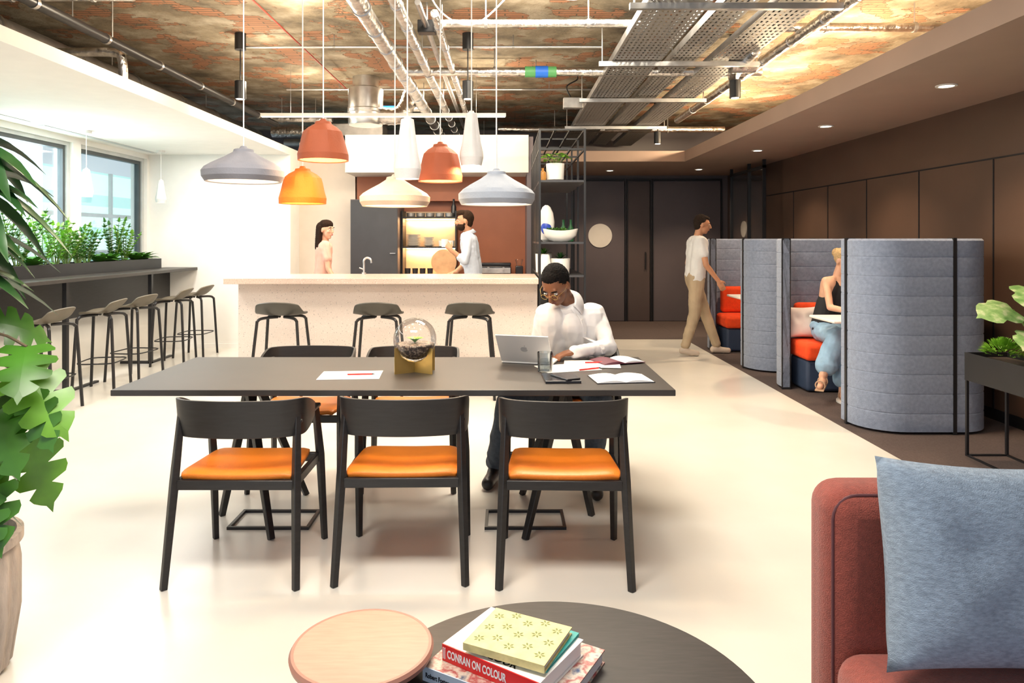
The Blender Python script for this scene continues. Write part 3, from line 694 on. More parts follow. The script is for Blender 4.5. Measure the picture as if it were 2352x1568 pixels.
# ------------------------------------------------------------ acoustic booths
def booth(loc,grp):
    e=top('acoustic_booth','blue grey felt meeting booth with orange red benches','booth',loc,group=grp)
    def arc(cx,cy,r,a0,a1,n=8): return [V((cx+r*cos(radians(a0+(a1-a0)*i/n)),cy+r*sin(radians(a0+(a1-a0)*i/n)),0)) for i in range(n+1)]
    r=.30; Yn,Yf=-.975,.975; Xb=.97
    P=[V((0,Yn+.40,0))]+arc(r,Yn+r,r,180,270)+[V((.50,Yn,0))]+arc(Xb-.27,Yn+.27,.27,270,360)+[V((Xb,-.3,0)),V((Xb,.3,0))]+arc(Xb-.27,Yf-.27,.27,0,90)+[V((.50,Yf,0))]+arc(r,Yf-r,r,90,180)+[V((0,Yf-.40,0))]
    zs=[(.02,0)]; z=.15
    while z<1.36: zs+=[(z-.018,0),(z-.006,-.0006),(z,-.004),(z+.006,-.0006),(z+.018,0)]; z+=.142
    zs+=[(1.405,0),(1.42,-.012)]
    vs=[];fs=[];n=len(P); m=len(zs)
    for i,p in enumerate(P):
        t=(P[min(i+1,n-1)]-P[max(i-1,0)]).normalized(); nr=V((t.y,-t.x,0))
        for zz_,o_ in zs: vs.append(p+nr*(o_)+V((0,0,zz_)))
        for zz_,o_ in reversed(zs): vs.append(p-nr*(.065+o_)+V((0,0,zz_)))
    K=2*m
    for i in range(n-1):
        for k in range(K): fs.append((K*i+k,K*i+(k+1)%K,K*i+K+(k+1)%K,K*i+K+k))
    fs+=[tuple(range(K)),tuple(range(K*(n-1),K*n))[::-1]]
    G().add(vs,fs).obj('booth_shell',m_felt,e,angle=25)
    G().bb(-.008,.06,Yn+.30,Yn+.33,.0,1.425).obj('edge_strip',m_black,e,smooth=False)
    G().bb(-.008,.075,Yf-.40,Yf-.385,.0,1.425).obj('edge_strip',m_black,e,smooth=False)
    G().bb(.62,.645,Yn-.006,Yn+.07,.0,1.425).obj('seam_strip',m_black,e,smooth=False)
    for s in(-1,1):
        y0=s*.80
        G().bb(.16,.84,min(y0,s*.42),max(y0,s*.42),.01,.30).obj('bench_base',m_navy,e,bevel=.03,seg=3)
        G().bb(.13,.85,min(y0,s*.36),max(y0,s*.36),.30,.46).obj('bench_cushion',m_redseat,e,bevel=.045,seg=4)
        G().bb(.20,.78,min(s*.86,s*.76),max(s*.86,s*.76),.46,.80).obj('bench_back',m_redseat,e,bevel=.045,seg=4)
    G().bb(.10,.80,-.24,.24,.715,.74).obj('table_top',m_potw,e,bevel=.01,seg=3)
    G().cyl((.45,0,.015),(.45,0,.715),.03).cyl((.45,0,0.004),(.45,0,.02),.2,n=28).obj('table_pedestal',m_potw,e)
    return e
b0=booth((2.62,6.075,.004),'felt booths along the brown wall'); dup(b0,(2.62,8.42,.004))
# ------------------------------------------------------------ shelving unit
e=top('metal_shelving','tall open black rod shelving unit beside the bar','shelf',(.56,7.9,0))
g=G()
for y in [-1.0+.1*i for i in range(21)]: g.cyl((-.22,y,0),(-.22,y,2.5),.006,n=6)
g.objs('upright_rod',m_black,e)
g=G()
for x in(-.22,.22):
    for y in(-1.0,-.35,.35,1.0): g.bb(x-.01,x+.01,y-.01,y+.01,0,2.5)
for z in (2.49,2.30,):
    for x in(-.22,-.07,.08,.22): g.bb(x-.008,x+.008,-1,1,z-.008,z+.008)
    for y in(-1,-.35,.35,1): g.bb(-.22,.22,y-.008,y+.008,z-.008,z+.008)
g.obj('frame',m_black,e,smooth=False)
for z in (.30,.72,1.06,1.385,1.99):
    G().bb(-.225,.225,-1.0,.6,z-.012,z+.008).obj('shelf_board',M('smoked_shelf',(.06,.06,.065),.3),e,smooth=False)
def vase(name,label,cat,prof,loc,mat,n=32,mod=None):
    o=G().lathe(prof,n=n,mod=mod).obj(name,mat); o.location=loc; return tag(o,label,cat)
def potplant(loc,r,h,potm,label,leafm,kind):
    e=top('potted_plant',label,'potted plant',loc)
    G().lathe([(r*.8,0),(r,.01),(r*1.08,h),(r*.95,h),(r*.9,h-.02)],n=28).obj('pot',potm,e)
    G().cyl((0,0,h-.03),(0,0,h-.015),r*.94,n=20).obj('soil',m_soil,e)
    gl=G()
    if kind=='round':
        gs=G()
        for i in range(16):
            a=i*2.4; q=.3+.9*(i/16); b=V((cos(a)*sin(q)*.12,sin(a)*sin(q)*.12,h+cos(q)*.1)); gs.cyl((0,0,h-.03),b,.003,n=5)
            leaf(gl,b,(cos(a),sin(a),.1),.075,.075,.3,5)
        gs.obj('stems',m_stem,e)
    else:
        for i in range(20):
            a=i*2.4; q=.2+1.1*(i/20); leaf(gl,(0,0,h-.02),(cos(a)*sin(q),sin(a)*sin(q),cos(q)),.13,.022,.3,5)
    gl.obj('foliage',leafm,e,recalc=False)
potplant((.50,7.02,1.999),.085,.17,m_potw,'white ceramic pot with round bright green leaves on shelf',m_leafb,'round')
potplant((.55,7.02,1.069),.09,.16,m_potw,'white pot with spiky succulent on the shelf',m_leafd,'spiky')
potplant((.40,7.3,1.069),.08,.2,m_potw,'white pot with grassy plant on the shelf',m_leaf,'spiky')
vase('amber_bottle','small amber glazed bottle on the top shelf','bottle',[(.02,0),(.034,.004),(.036,.05),(.03,.085),(.012,.1),(.012,.12),(.016,.125)],(.375,7.0,1.999),m_amber)
vase('oval_vase','tall oval white vase painted with a blue patch','vase',[(.03,0),(.055,.02),(.078,.12),(.082,.2),(.068,.29),(.04,.35),(.015,.37)],(.42,7.15,1.394),m_potw)
o=bpy.data.objects['oval_vase']; G().sph((-.005,-.052,.14),(.055,.036,.075)).obj('blue_patch',m_blue,o)
e=top('boat_bowl','long white boat shaped bowl planted with succulents','bowl',(.55,7.0,1.394))
vs=[];fs=[];nn=24
for j,(k,z) in enumerate(((.35,0),(.6,.015),(.9,.06),(1,.11),(.93,.11),(.8,.06))):
    for i in range(nn):
        a=2*pi*i/nn; vs.append((.175*k*cos(a),.075*k*sin(a),z+ (.02*cos(a)**2 if j>2 else 0)))
for j in range(5):
    for i in range(nn): fs.append((j*nn+i,j*nn+(i+1)%nn,(j+1)*nn+(i+1)%nn,(j+1)*nn+i))
fs.append(tuple(range(nn))[::-1]); fs.append(tuple(range(5*nn,6*nn)))
G().add(vs,fs).obj('bowl',m_potw,e)
gl=G()
for cx in(-.11,-.05,.02):
    for i in range(12):
        a=i*2.4; leaf(gl,(cx,0,.09),(cos(a),sin(a)*.6,.8+.04*i),.08,.03,.2,4)
gl.obj('foliage',m_leaf,e,recalc=False)
for i,x in enumerate((.60,.675)):
    vase('glass_bottle','dark green glass bottle on the shelf','bottle',[(.025,0),(.032,.004),(.032,.13),(.012,.17),(.012,.22),(.015,.225)],(x,7.25,1.394),m_greenb)
vase('white_vase','squat white ceramic vase on the shelf','vase',[(.04,0),(.05,.01),(.052,.12),(.04,.19),(.03,.2)],(.40,6.98,1.069),m_potw)
vase('dark_pot','dark round ceramic pot on the lower shelf','vase',[(.05,0),(.09,.03),(.1,.1),(.07,.17),(.05,.18)],(.52,7.05,.729),m_black)

# ------------------------------------------------------------ kitchen
e=top('tall_cabinet','tall dark slate fridge cabinet with slim handle','cabinet',(-1.71,9.5,0))
G().bb(-.31,.31,-.28,.29,0,1.94).obj('cabinet_body',m_slate,e,smooth=False)
G().bb(-.305,.305,-.302,-.28,.08,1.93).obj('cabinet_door',M('slate_door',(.045,.047,.055),.4),e,smooth=False,bevel=.003)
G().bb(.21,.28,-.318,-.302,1.23,1.24).obj('handle',m_chrome,e,smooth=False)
o=G().bb(-2.02,.28,9.62,9.80,1.94,2.27).obj('wall_panel',m_copper,smooth=False); tag(o,'copper brown panel below the white kitchen soffit','panel')
e=top('base_cabinet','dark base cabinet run with terrazzo worktop','cabinet',(-.56,9.5,0))
G().bb(-.83,.83,-.27,.29,0,.90).obj('cabinet_body',m_slate,e,smooth=False)
for i in range(3): G().bb(-.82+i*.553,-.82+i*.553+.54,-.29,-.27,.09,.89).obj('cabinet_door',m_slate,e,smooth=False,bevel=.003)
o=G().bb(-1.39,.28,9.2,9.8,.901,.94).obj('kitchen_worktop',m_terrtop,smooth=False,bevel=.003); tag(o,'speckled stone kitchen worktop against the back wall','worktop')
e=top('shelf_niche','warm lit open shelf niche with dark boards','shelf',(-1.02,9.6,0))
G().bb(-.37,.37,.17,.195,.945,1.80).obj('back_panel',M('niche_back',(.66,.46,.30),.6),e,smooth=False)
G().bb(-.37,-.35,-.15,.17,.945,1.80).bb(.35,.37,-.15,.17,.945,1.80).objs('side_panel',m_black,e,smooth=False)
for z in (1.32,1.72): G().bb(-.35,.35,-.15,.17,z-.02,z).obj('shelf_board',m_black,e,smooth=False)
for z in (1.295,1.695):
    G().bb(-.34,.34,.145,.165,z-.012,z+.003).obj('light_strip',m_ledk,e,smooth=False); light('niche_lamp','AREA',(0,.12,z-.02),8,(1,.66,.34),(.66,.02),e)
def stack(x,z,n,r,name,label,hh=.014):
    for i in range(n):
        o=G().lathe([(r*.5,0),(r*.6,.003),(r,hh*.9),(r,hh),(r*.55,.006)],n=24).obj(name,m_potw); o.location=(x,9.55,z+i*hh); tag(o,label,'plate',group='stacked plates on the lit shelf')
stack(-1.24,1.321,9,.10,'plate','white plate in a stack on the lit shelf',.018)
stack(-1.03,1.321,7,.075,'plate','small white plate in a stack on shelf',.018)
for i in range(8):
    o=G().lathe([(.022,0),(.03,.004),(.036,.08),(.033,.08),(.026,.01)],n=20).obj('cup',m_potw); o.location=(-.86+.07*(i%3),9.5+.08*(i//3),1.321) if i<6 else (-1.3+.09*(i-6),9.53,.941); tag(o,'white cup on the lit kitchen shelf','cup',group='white cups in the kitchen')
for i in range(4):
    o=G().lathe([(.03,0),(.035,.004),(.04,.09),(.036,.09),(.03,.01)],n=20).obj('mug',m_dark); o.location=(-1.30+.1*i,9.42,.941); tag(o,'black mug lined up on the worktop','mug',group='black mugs on the worktop')
for i in range(5):
    o=G().lathe([(.05,0),(.055,.004),(.06,.05),(.056,.05),(.045,.01)],n=20).obj('bowl',m_dull); o.location=(-1.27+.13*i,9.52,1.721); tag(o,'grey metal bowl on the upper kitchen shelf','bowl',group='bowls on the upper shelf')
vase('shelf_bottle','dark tall bottle on the upper kitchen shelf','bottle',[(.03,0),(.036,.004),(.036,.14),(.014,.19),(.014,.24),(.016,.245)],(-.70,9.62,1.721),m_dark)
o=G().cyl((0,0,.17),(0,.02,.172),.17,n=40).obj('round_board',m_wood); o.location=(-.82,9.44,.941); tag(o,'round wooden serving board leaning in the niche','cutting board')
e=top('coffee_machine','black and steel coffee machine on the worktop','coffee machine',(-.12,9.5,.941))
G().bb(-.2,.2,-.16,.18,0,.12).bb(-.2,.2,0,.18,.12,.16).obj('machine_body',m_dark,e,bevel=.01); G().bb(-.19,.19,-.165,-.16,.03,.10).obj('front_panel',m_chrome,e,smooth=False); G().cyl((-.1,-.22,.09),(-.1,-.16,.09),.02).cyl((.1,-.22,.09),(.1,-.16,.09),.02).objs('portafilter',m_chrome,e)
e=top('grinder','small black coffee grinder beside the machine','grinder',(.19,9.5,.941))
G().bb(-.05,.05,-.08,.08,0,.12).obj('grinder_body',m_dark,e,bevel=.01); G().lathe([(.03,.12),(.055,.2),(.05,.21)],n=20).obj('hopper',m_glass,e)
e=top('kitchen_tap','curved chrome mixer tap behind the bar','tap',(-1.50,7.5,1.046))
G().tube(catmull([(0,0,0),(0,0,.1),(.0,0,.15),(.03,0,.175),(.07,0,.16),(.08,0,.12)],5),.011,10).cyl((0,0,0),(0,0,.02),.022).obj('spout',m_chrome,e); G().cyl((0,0,.05),(-.05,0,.07),.006).obj('lever',m_chrome,e)

# ------------------------------------------------------------ things on the table
e=top('terrarium','round glass terrarium on a crossed brass stand','terrarium',(-.46,3.60,.741))
for r in(32,-32):
    R=Matrix.Rotation(radians(r),3,'Z'); g=G()
    tops=[(-.112,.13),(-.092,.13),(-.075,.085),(-.038,.06),(0,.052),(.038,.06),(.075,.085),(.092,.13),(.112,.13)]
    for (a,za),(b,zb) in zip(tops[:-1],tops[1:]):
        q=[(a,0),(b,0),(b,zb),(a,za)]; vv=[R@V((x,y,z)) for y in(-.0015,.0015) for x,z in q]
        g.add(vv,[(0,1,2,3),(4,7,6,5),(0,4,5,1),(3,2,6,7),(0,3,7,4),(1,5,6,2)])
    g.obj('brass_stand',m_brass,e,smooth=False)
G().sph((0,0,.168),.110,32,20).obj('glass_globe',m_glass,e)
vs=G(); vs.lathe([(.02,.066),(.06,.082),(.090,.115),(.101,.142),(.098,.147),(.0,.152)],n=32).obj('pebbles',terrazzo('gravel',(.10,.07,.06),[(.35,.28,.22),(.05,.04,.04)],scale=90,thr=.5),e)
gl=G()
for i in range(12):
    a=i*2.4; leaf(gl,(0,0,.15),(cos(a)*.8,sin(a)*.8,.9),.075,.018,.4,5)
gl.obj('foliage',m_leafb,e,recalc=False)
def sheet(name,x,y,w,d,rz,label,cat='paper',z=.7405,mat=m_paper,t=.002,bev=0):
    o=G().bb(-w/2,w/2,-d/2,d/2,0,t).obj(name,mat,smooth=False,bevel=bev); o.location=(x,y,z); o.rotation_euler=(0,0,rz); return tag(o,label,cat)
def pen(x,y,rz,z,mat=m_red,label='red pen lying on paper'):
    e=top('pen',label,'pen',(x,y,z),rz); G().cyl((-.065,0,.004),(.055,0,.004),.004,n=10).obj('barrel',mat,e); G().cyl((.055,0,.004),(.07,0,.004),.004,.001,n=10).obj('tip',m_dark,e)
sheet('paper_sheet',-.77,3.52,.30,.21,.08,'white sheet of paper on the black table'); pen(-.72,3.52,.1,.743)
sheet('paper_sheet',.33,3.72,.30,.21,.30,'white sheet beside the drinking glass'); sheet('paper_sheet',.47,3.82,.30,.21,-.1,'white sheet partly under an open notebook',z=.743)
pen(.44,3.66,.5,.7435); pen(.50,3.84,.1,.746)
def openbook(x,y,rz,s,label,cover,z=.741,left=None):
    e=top('notebook',label,'notebook',(x,y,z),rz)
    for sg in(-1,1):
        vs=[];fs=[]
        for i in range(7):
            t=i/6; zz_=.004+.012*sin(pi*t)**.8*(1-.5*t)
            vs+=[(sg*t*s*.72,-s/2,zz_),(sg*t*s*.72,s/2,zz_),(sg*t*s*.72,-s/2,.003),(sg*t*s*.72,s/2,.003)]
        for i in range(6):
            a=4*i; fs+=[(a,a+1,a+5,a+4),(a+2,a+6,a+7,a+3),(a,a+4,a+6,a+2),(a+1,a+3,a+7,a+5)]
        fs+=[(0,2,3,1),(24,25,27,26)]
        G().add(vs,fs).obj('pages',left if (left and sg<0) else m_paper,e)
    G().bb(-s*.74,s*.74,-s*.52,s*.52,0,.003).obj('cover',cover,e,smooth=False)
openbook(.56,3.42,.12,.19,'open notebook with blank white pages',m_dark)
openbook(.62,3.90,.35,.17,'open notebook with a maroon cover',m_maroon,.746,left=m_maroon)
sheet('closed_notebook',.27,3.42,.17,.20,.05,'black closed notebook near the table edge','notebook',mat=m_dark,t=.012,bev=.002)
sheet('phone',.29,3.40,.075,.15,.5,'dark phone lying on a notebook','phone',z=.7535,mat=m_dark,t=.008,bev=.002)
e=top('drinking_glass','clear tumbler of water on the table','glass',(.205,3.62,.741))
G().lathe([(.0,0),(.036,0),(.040,.10),(.0375,.10),(.034,.006),(0,.006)],n=32,cap=False).obj('tumbler',m_glass2,e); G().cyl((0,0,.007),(0,0,.062),.034,.0358,n=32).obj('water',m_glass2,e)
e=top('laptop','open silver laptop seen from behind its lid','laptop',(.12,3.84,.741),radians(-16))
G().bb(-.145,.145,0,.20,0,.012).obj('keyboard_base',m_alu,e,bevel=.004)
def lid(p): q=V(p); return V((0,0,.012))+ (Matrix.Rotation(radians(38),3,'X')@q)
g=G(); g.add([lid((x,y,z)) for x in(-.145,.145) for y in(-.003,.003) for z in(0,.20)],[(0,1,3,2),(4,6,7,5),(0,4,5,1),(2,3,7,6),(0,2,6,4),(1,5,7,3)]); g.obj('screen_lid',m_alu,e,bevel=.002)
g=G(); g.add([lid((x,.0035,z)) for x,z in((-.138,.01),(.138,.01),(.138,.193),(-.138,.193))],[(0,1,2,3)]); g.obj('display',m_dark,e)
g=G(); pts=[]
for i in range(40):
    a=2*pi*i/40; rr=.019*(1-.12*max(0,sin(a))**8-.10*max(0,-sin(a))**12); x=rr*cos(a)*1.02; z=rr*sin(a)
    if (x-.023)**2+(z-.003)**2<.009**2:
        dx,dz=x-.023,z-.003; k=.009/max(1e-6,math.hypot(dx,dz)); x=.023+dx*k if dx<0 else .023-abs(dx*k); z=.003+dz*k
    pts.append((x,z))
g.add([lid((x,-.0036,.100+z)) for x,z in pts]+[lid((0,-.0036,.100))],[(i,(i+1)%40,40) for i in range(40)])
g.add([lid((x,-.0036,.100+z)) for x,z in ((.001,.021),(.003,.026),(.008,.031),(.008,.026),(.005,.022))],[(0,1,2,3,4)])
g.obj('logo',M('logo_grey',(.45,.45,.46),.3),e)

# ------------------------------------------------------------ lounge foreground
CZ=.35
e=top('coffee_table','round black oak coffee table on a plinth base','coffee table',(.13,1.60,0))
G().lathe([(0,CZ-.03),(.465,CZ-.03),(.485,CZ-.02),(.49,CZ-.006),(.484,CZ),(0,CZ)],n=96,cap=False).obj('table_top',m_coffee,e)
for i in range(4):
    a=.6+i*pi/2; G().tube([(cos(a)*.2,sin(a)*.2,CZ-.03),(cos(a)*.27,sin(a)*.27,0)],[.022,.015],10).obj('leg',m_coffee,e)
e=top('side_table','round pale oak side table with rust coloured edge','side table',(-.352,1.74,0)); sz=.42
G().lathe([(0,sz-.004),(.162,sz-.004),(.164,sz-.001),(.160,sz),(0,sz)],n=72,cap=False).obj('wooden_top',m_pinkwood,e)
G().lathe([(0,sz-.028),(.160,sz-.028),(.172,sz-.02),(.175,sz-.008),(.170,sz-.0005),(.163,sz-.0005),(.163,sz-.006),(0,sz-.006)],n=72,cap=False).obj('tray_edge',m_rust,e)
for a in(105,180,255):
    a=radians(a); G().tube([(cos(a)*.11,sin(a)*.12,sz-.028),(cos(a)*.16,sin(a)*.16,0)],[.014,.011],10).obj('leg',m_rust,e)
def txt(body,size,mat,parent,loc,rot,name='lettering',sx=1):
    c=bpy.data.curves.new('t','FONT'); c.body=body; c.size=size; c.extrude=.0003; c.align_x='LEFT'; c.offset=size*.024
    o=bpy.data.objects.new('t',c); COL.objects.link(o)
    dg=bpy.context.evaluated_depsgraph_get(); me=bpy.data.meshes.new_from_object(o.evaluated_get(dg))
    bpy.data.objects.remove(o); n=bpy.data.objects.new(name,me); COL.objects.link(n); me.materials.clear(); me.materials.append(mat)
    n.parent=parent; n.location=loc; n.rotation_euler=rot; n.scale=(sx,1,1); return n
def book(x,y,z,L,W,T,rz,label,cover,spine,pm=m_paper):
    e=top('book',label,'book',(x,y,z),radians(rz),group='stack of books on the coffee table')
    G().bb(-L/2,L/2,-W/2+.003,W/2,0,.003).bb(-L/2,L/2,-W/2+.003,W/2,T-.003,T).objs('cover',cover,e,smooth=False)
    G().bb(-L/2+.005,L/2-.005,-W/2+.004,W/2-.005,.003,T-.003).obj('pages',pm,e,smooth=False)
    G().bb(-L/2,L/2,-W/2,-W/2+.003,0,T).obj('spine',spine,e,smooth=False)
    return e
m_gridw=M('white_cover',(.80,.78,.76),.5)
b1=book(.026,1.746,CZ,.357,.285,.034,-30,'large book with a colourful patterned cover',m_pattern,m_bluegreyspine)
txt('Robert Foster',.016,m_dark,b1,(-.170,-.1433,.011),(pi/2,0,0),sx=.75); txt('Al',.018,m_dark,b1,(-.065,-.1433,.011),(pi/2,0,0))
b2=book(.02,1.745,CZ+.0345,.28,.21,.040,-34,'white book with a red spine',m_gridw,m_red)
txt('CONRAN ON COLOUR',.027,m_paper,b2,(-.124,-.1056,.011),(pi/2,0,0),sx=.60); G().bb(-.137,-.135,-.1062,-.105,.006,.033).bb(-.132,-.130,-.1062,-.105,.006,.033).objs('spine_mark',m_paper,b2,smooth=False)
txt('COLOUR',.03,m_dark,b2,(-.06,-.09,.0402),(0,0,0))
b3=book(.055,1.745,CZ+.075,.20,.175,.008,-31,'thin teal book under a patterned notebook',m_teal,m_teal)
b4=book(.033,1.728,CZ+.0835,.212,.178,.018,-26,'pale yellow notebook printed with small plants',m_yel,m_yel)
g=G(); random.seed(3)
for i in range(5):
    for j in range(3):
        cx=-.08+i*.04; cy=-.055+j*.055+(.02 if i%2 else 0)
        for k in range(6):
            a=2*pi*k/6; c,s=cos(a),sin(a); g.add([(cx+.002*c,cy+.002*s,.0183),(cx+.009*c-.0028*s,cy+.009*s+.0028*c,.0183),(cx+.015*c,cy+.015*s,.0183),(cx+.009*c+.0028*s,cy+.009*s-.0028*c,.0183)],[(0,1,2,3)])
g.obj('printed_motifs',M('olive_ink',(.16,.19,.05),.6),b4,recalc=False)
e=top('sofa','rust red wool sofa with piped seams','sofa',(1.5,1.5,0))
G().bb(-.715,.9,.20,.36,.17,.81).obj('backrest',m_sofa,e,bevel=.065,seg=6)
G().bb(-.72,.9,-.62,.205,.16,.445).obj('seat_cushion',m_sofa,e,bevel=.065,seg=6)
def rr(x0,x1,z0,z1,r,y):
    out=[]
    for cx,cz,a0 in((x1-r,z1-r,0),(x0+r,z1-r,90),(x0+r,z0+r,180),(x1-r,z0+r,270)):
        for k in range(7): a=radians(a0+15*k); out.append((cx+r*cos(a),y,cz+r*sin(a)))
    return out
G().tube(rr(-.700,.885,.185,.795,.06,.222),.0035,6,closed=True).obj('piping',m_piping,e)
for x in(-.6,.8):
    for y in(-.5,.25): G().cyl((x,y,0),(x,y,.17),.015,.02).obj('leg',m_black,e)
def pillow(name,label,loc,rot,w,h,t,mat,n=26):
    vs=[];fs=[]
    for side in(1,-1):
        for j in range(n+1):
            for i in range(n+1):
                u=-1+2*i/n; v=-1+2*j/n
                k=(1-u**4)*(1-v**4); th=t*.5*max(0,k)**.45
                px=u*w/2*(1-.07*(1-v*v)); pz=v*h/2*(1-.07*(1-u*u))
                th+=(.006*sin(u*7+v*3)+.012*noise.noise(V((u*2.2,v*2.2,side))))*k
                vs.append((px,side*-th,pz))
    N=(n+1)**2
    for s in range(2):
        for j in range(n):
            for i in range(n): a=s*N+j*(n+1)+i; q=(a,a+1,a+n+2,a+n+1); fs.append(q if s==0 else q[::-1])
    o=G().add(vs,fs); ob=o.obj(name,mat,angle=80,recalc=False)
    bm=bmesh.new(); bm.from_mesh(ob.data); bmesh.ops.remove_doubles(bm,verts=bm.verts,dist=.0005); bmesh.ops.recalc_face_normals(bm,faces=bm.faces); bm.to_mesh(ob.data); bm.free()
    for p in ob.data.polygons: p.use_smooth=True
    ob.location=loc; ob.rotation_euler=rot; tag(ob,label,'cushion'); return ob
pillow('cushion','square blue grey linen cushion leaning on the sofa',(1.10,1.59,.685),(radians(-12),radians(4),radians(4)),.53,.45,.17,m_cush)
pillow('cushion','small pale pillow on the booth bench',(2.86,6.80,.62),(radians(-12),0,0),.3,.3,.12,m_pillow)

# ------------------------------------------------------------ people
def remesh(g,name,mat,parent,org,vox=.008,it=3,fold=0,fscale=9,fine=0):
    o=g.obj(name,mat,smooth=False,org=org); o.location=(0,0,0)
    md=o.modifiers.new('r','REMESH'); md.mode='VOXEL'; md.voxel_size=vox
    md=o.modifiers.new('s','SMOOTH'); md.factor=.5; md.iterations=it
    dg=bpy.context.evaluated_depsgraph_get(); me=bpy.data.meshes.new_from_object(o.evaluated_get(dg)); old=o.data
    o.modifiers.clear(); o.data=me; bpy.data.meshes.remove(old); me.name=name
    if len(me.materials)==0: me.materials.append(mat)
    if fold or fine:
        ns=[v.normal.copy() for v in me.vertices]
        for v,nn in zip(me.vertices,ns):
            p=v.co; d=0
            if fold:
                q=V((p.x*fscale+p.z*3,p.y*fscale-p.z*2,p.z*fscale*.8)); q=q+V((noise.noise(q*.5),noise.noise(q*.5+V((5,0,0))),0))*1.2
                d+=fold*(1-2*abs(noise.noise(q)))*.9+fold*.35*noise.noise(p*fscale*2.6)
            if fine: d+=fine*noise.noise(p*170)
            v.co=p+nn*d
    for p in me.polygons: p.use_smooth=True
    if parent is not None: o.parent=parent
    else: o.location=org
    return o
def hand(g,w,d,nrm,side,curl=.5,k=1.0):
    w=V(w); d=V(d).normalized(); nrm=V(nrm); nrm=(nrm-d*nrm.dot(d)).normalized(); s=d.cross(nrm).normalized()*side
    R=Matrix((s,d,nrm)).transposed()
    g.sph(w+d*.045*k,(.040*k,.052*k,.017*k),14,8,R); g.cap(w-d*.02,w+d*.02,.026*k,.027*k,10)
    for i,(off,L) in enumerate(((-.030,.062),(-.010,.072),(.010,.067),(.028,.052))):
        b=w+d*.078*k+s*off*k; a1=curl*.55; d1=(d*cos(a1)+nrm*-sin(a1)+s*off*1.5).normalized(); m=b+d1*L*.5*k
        a2=curl*1.5; d2=(d*cos(a2)-nrm*sin(a2)).normalized(); t=m+d2*L*.5*k
        g.cap(b-d*.01,m,.0095*k,.0088*k,8); g.cap(m,t,.0088*k,.0075*k,8)
    b=w+d*.025*k-s*.03*k; m=b+(d*.6-s*.7-nrm*.35).normalized()*.036*k; t=m+(d*.9-s*.1-nrm*.35).normalized()*.03*k
    g.cap(b,m,.013*k,.0105*k,8); g.cap(m,t,.0105*k,.0085*k,8)
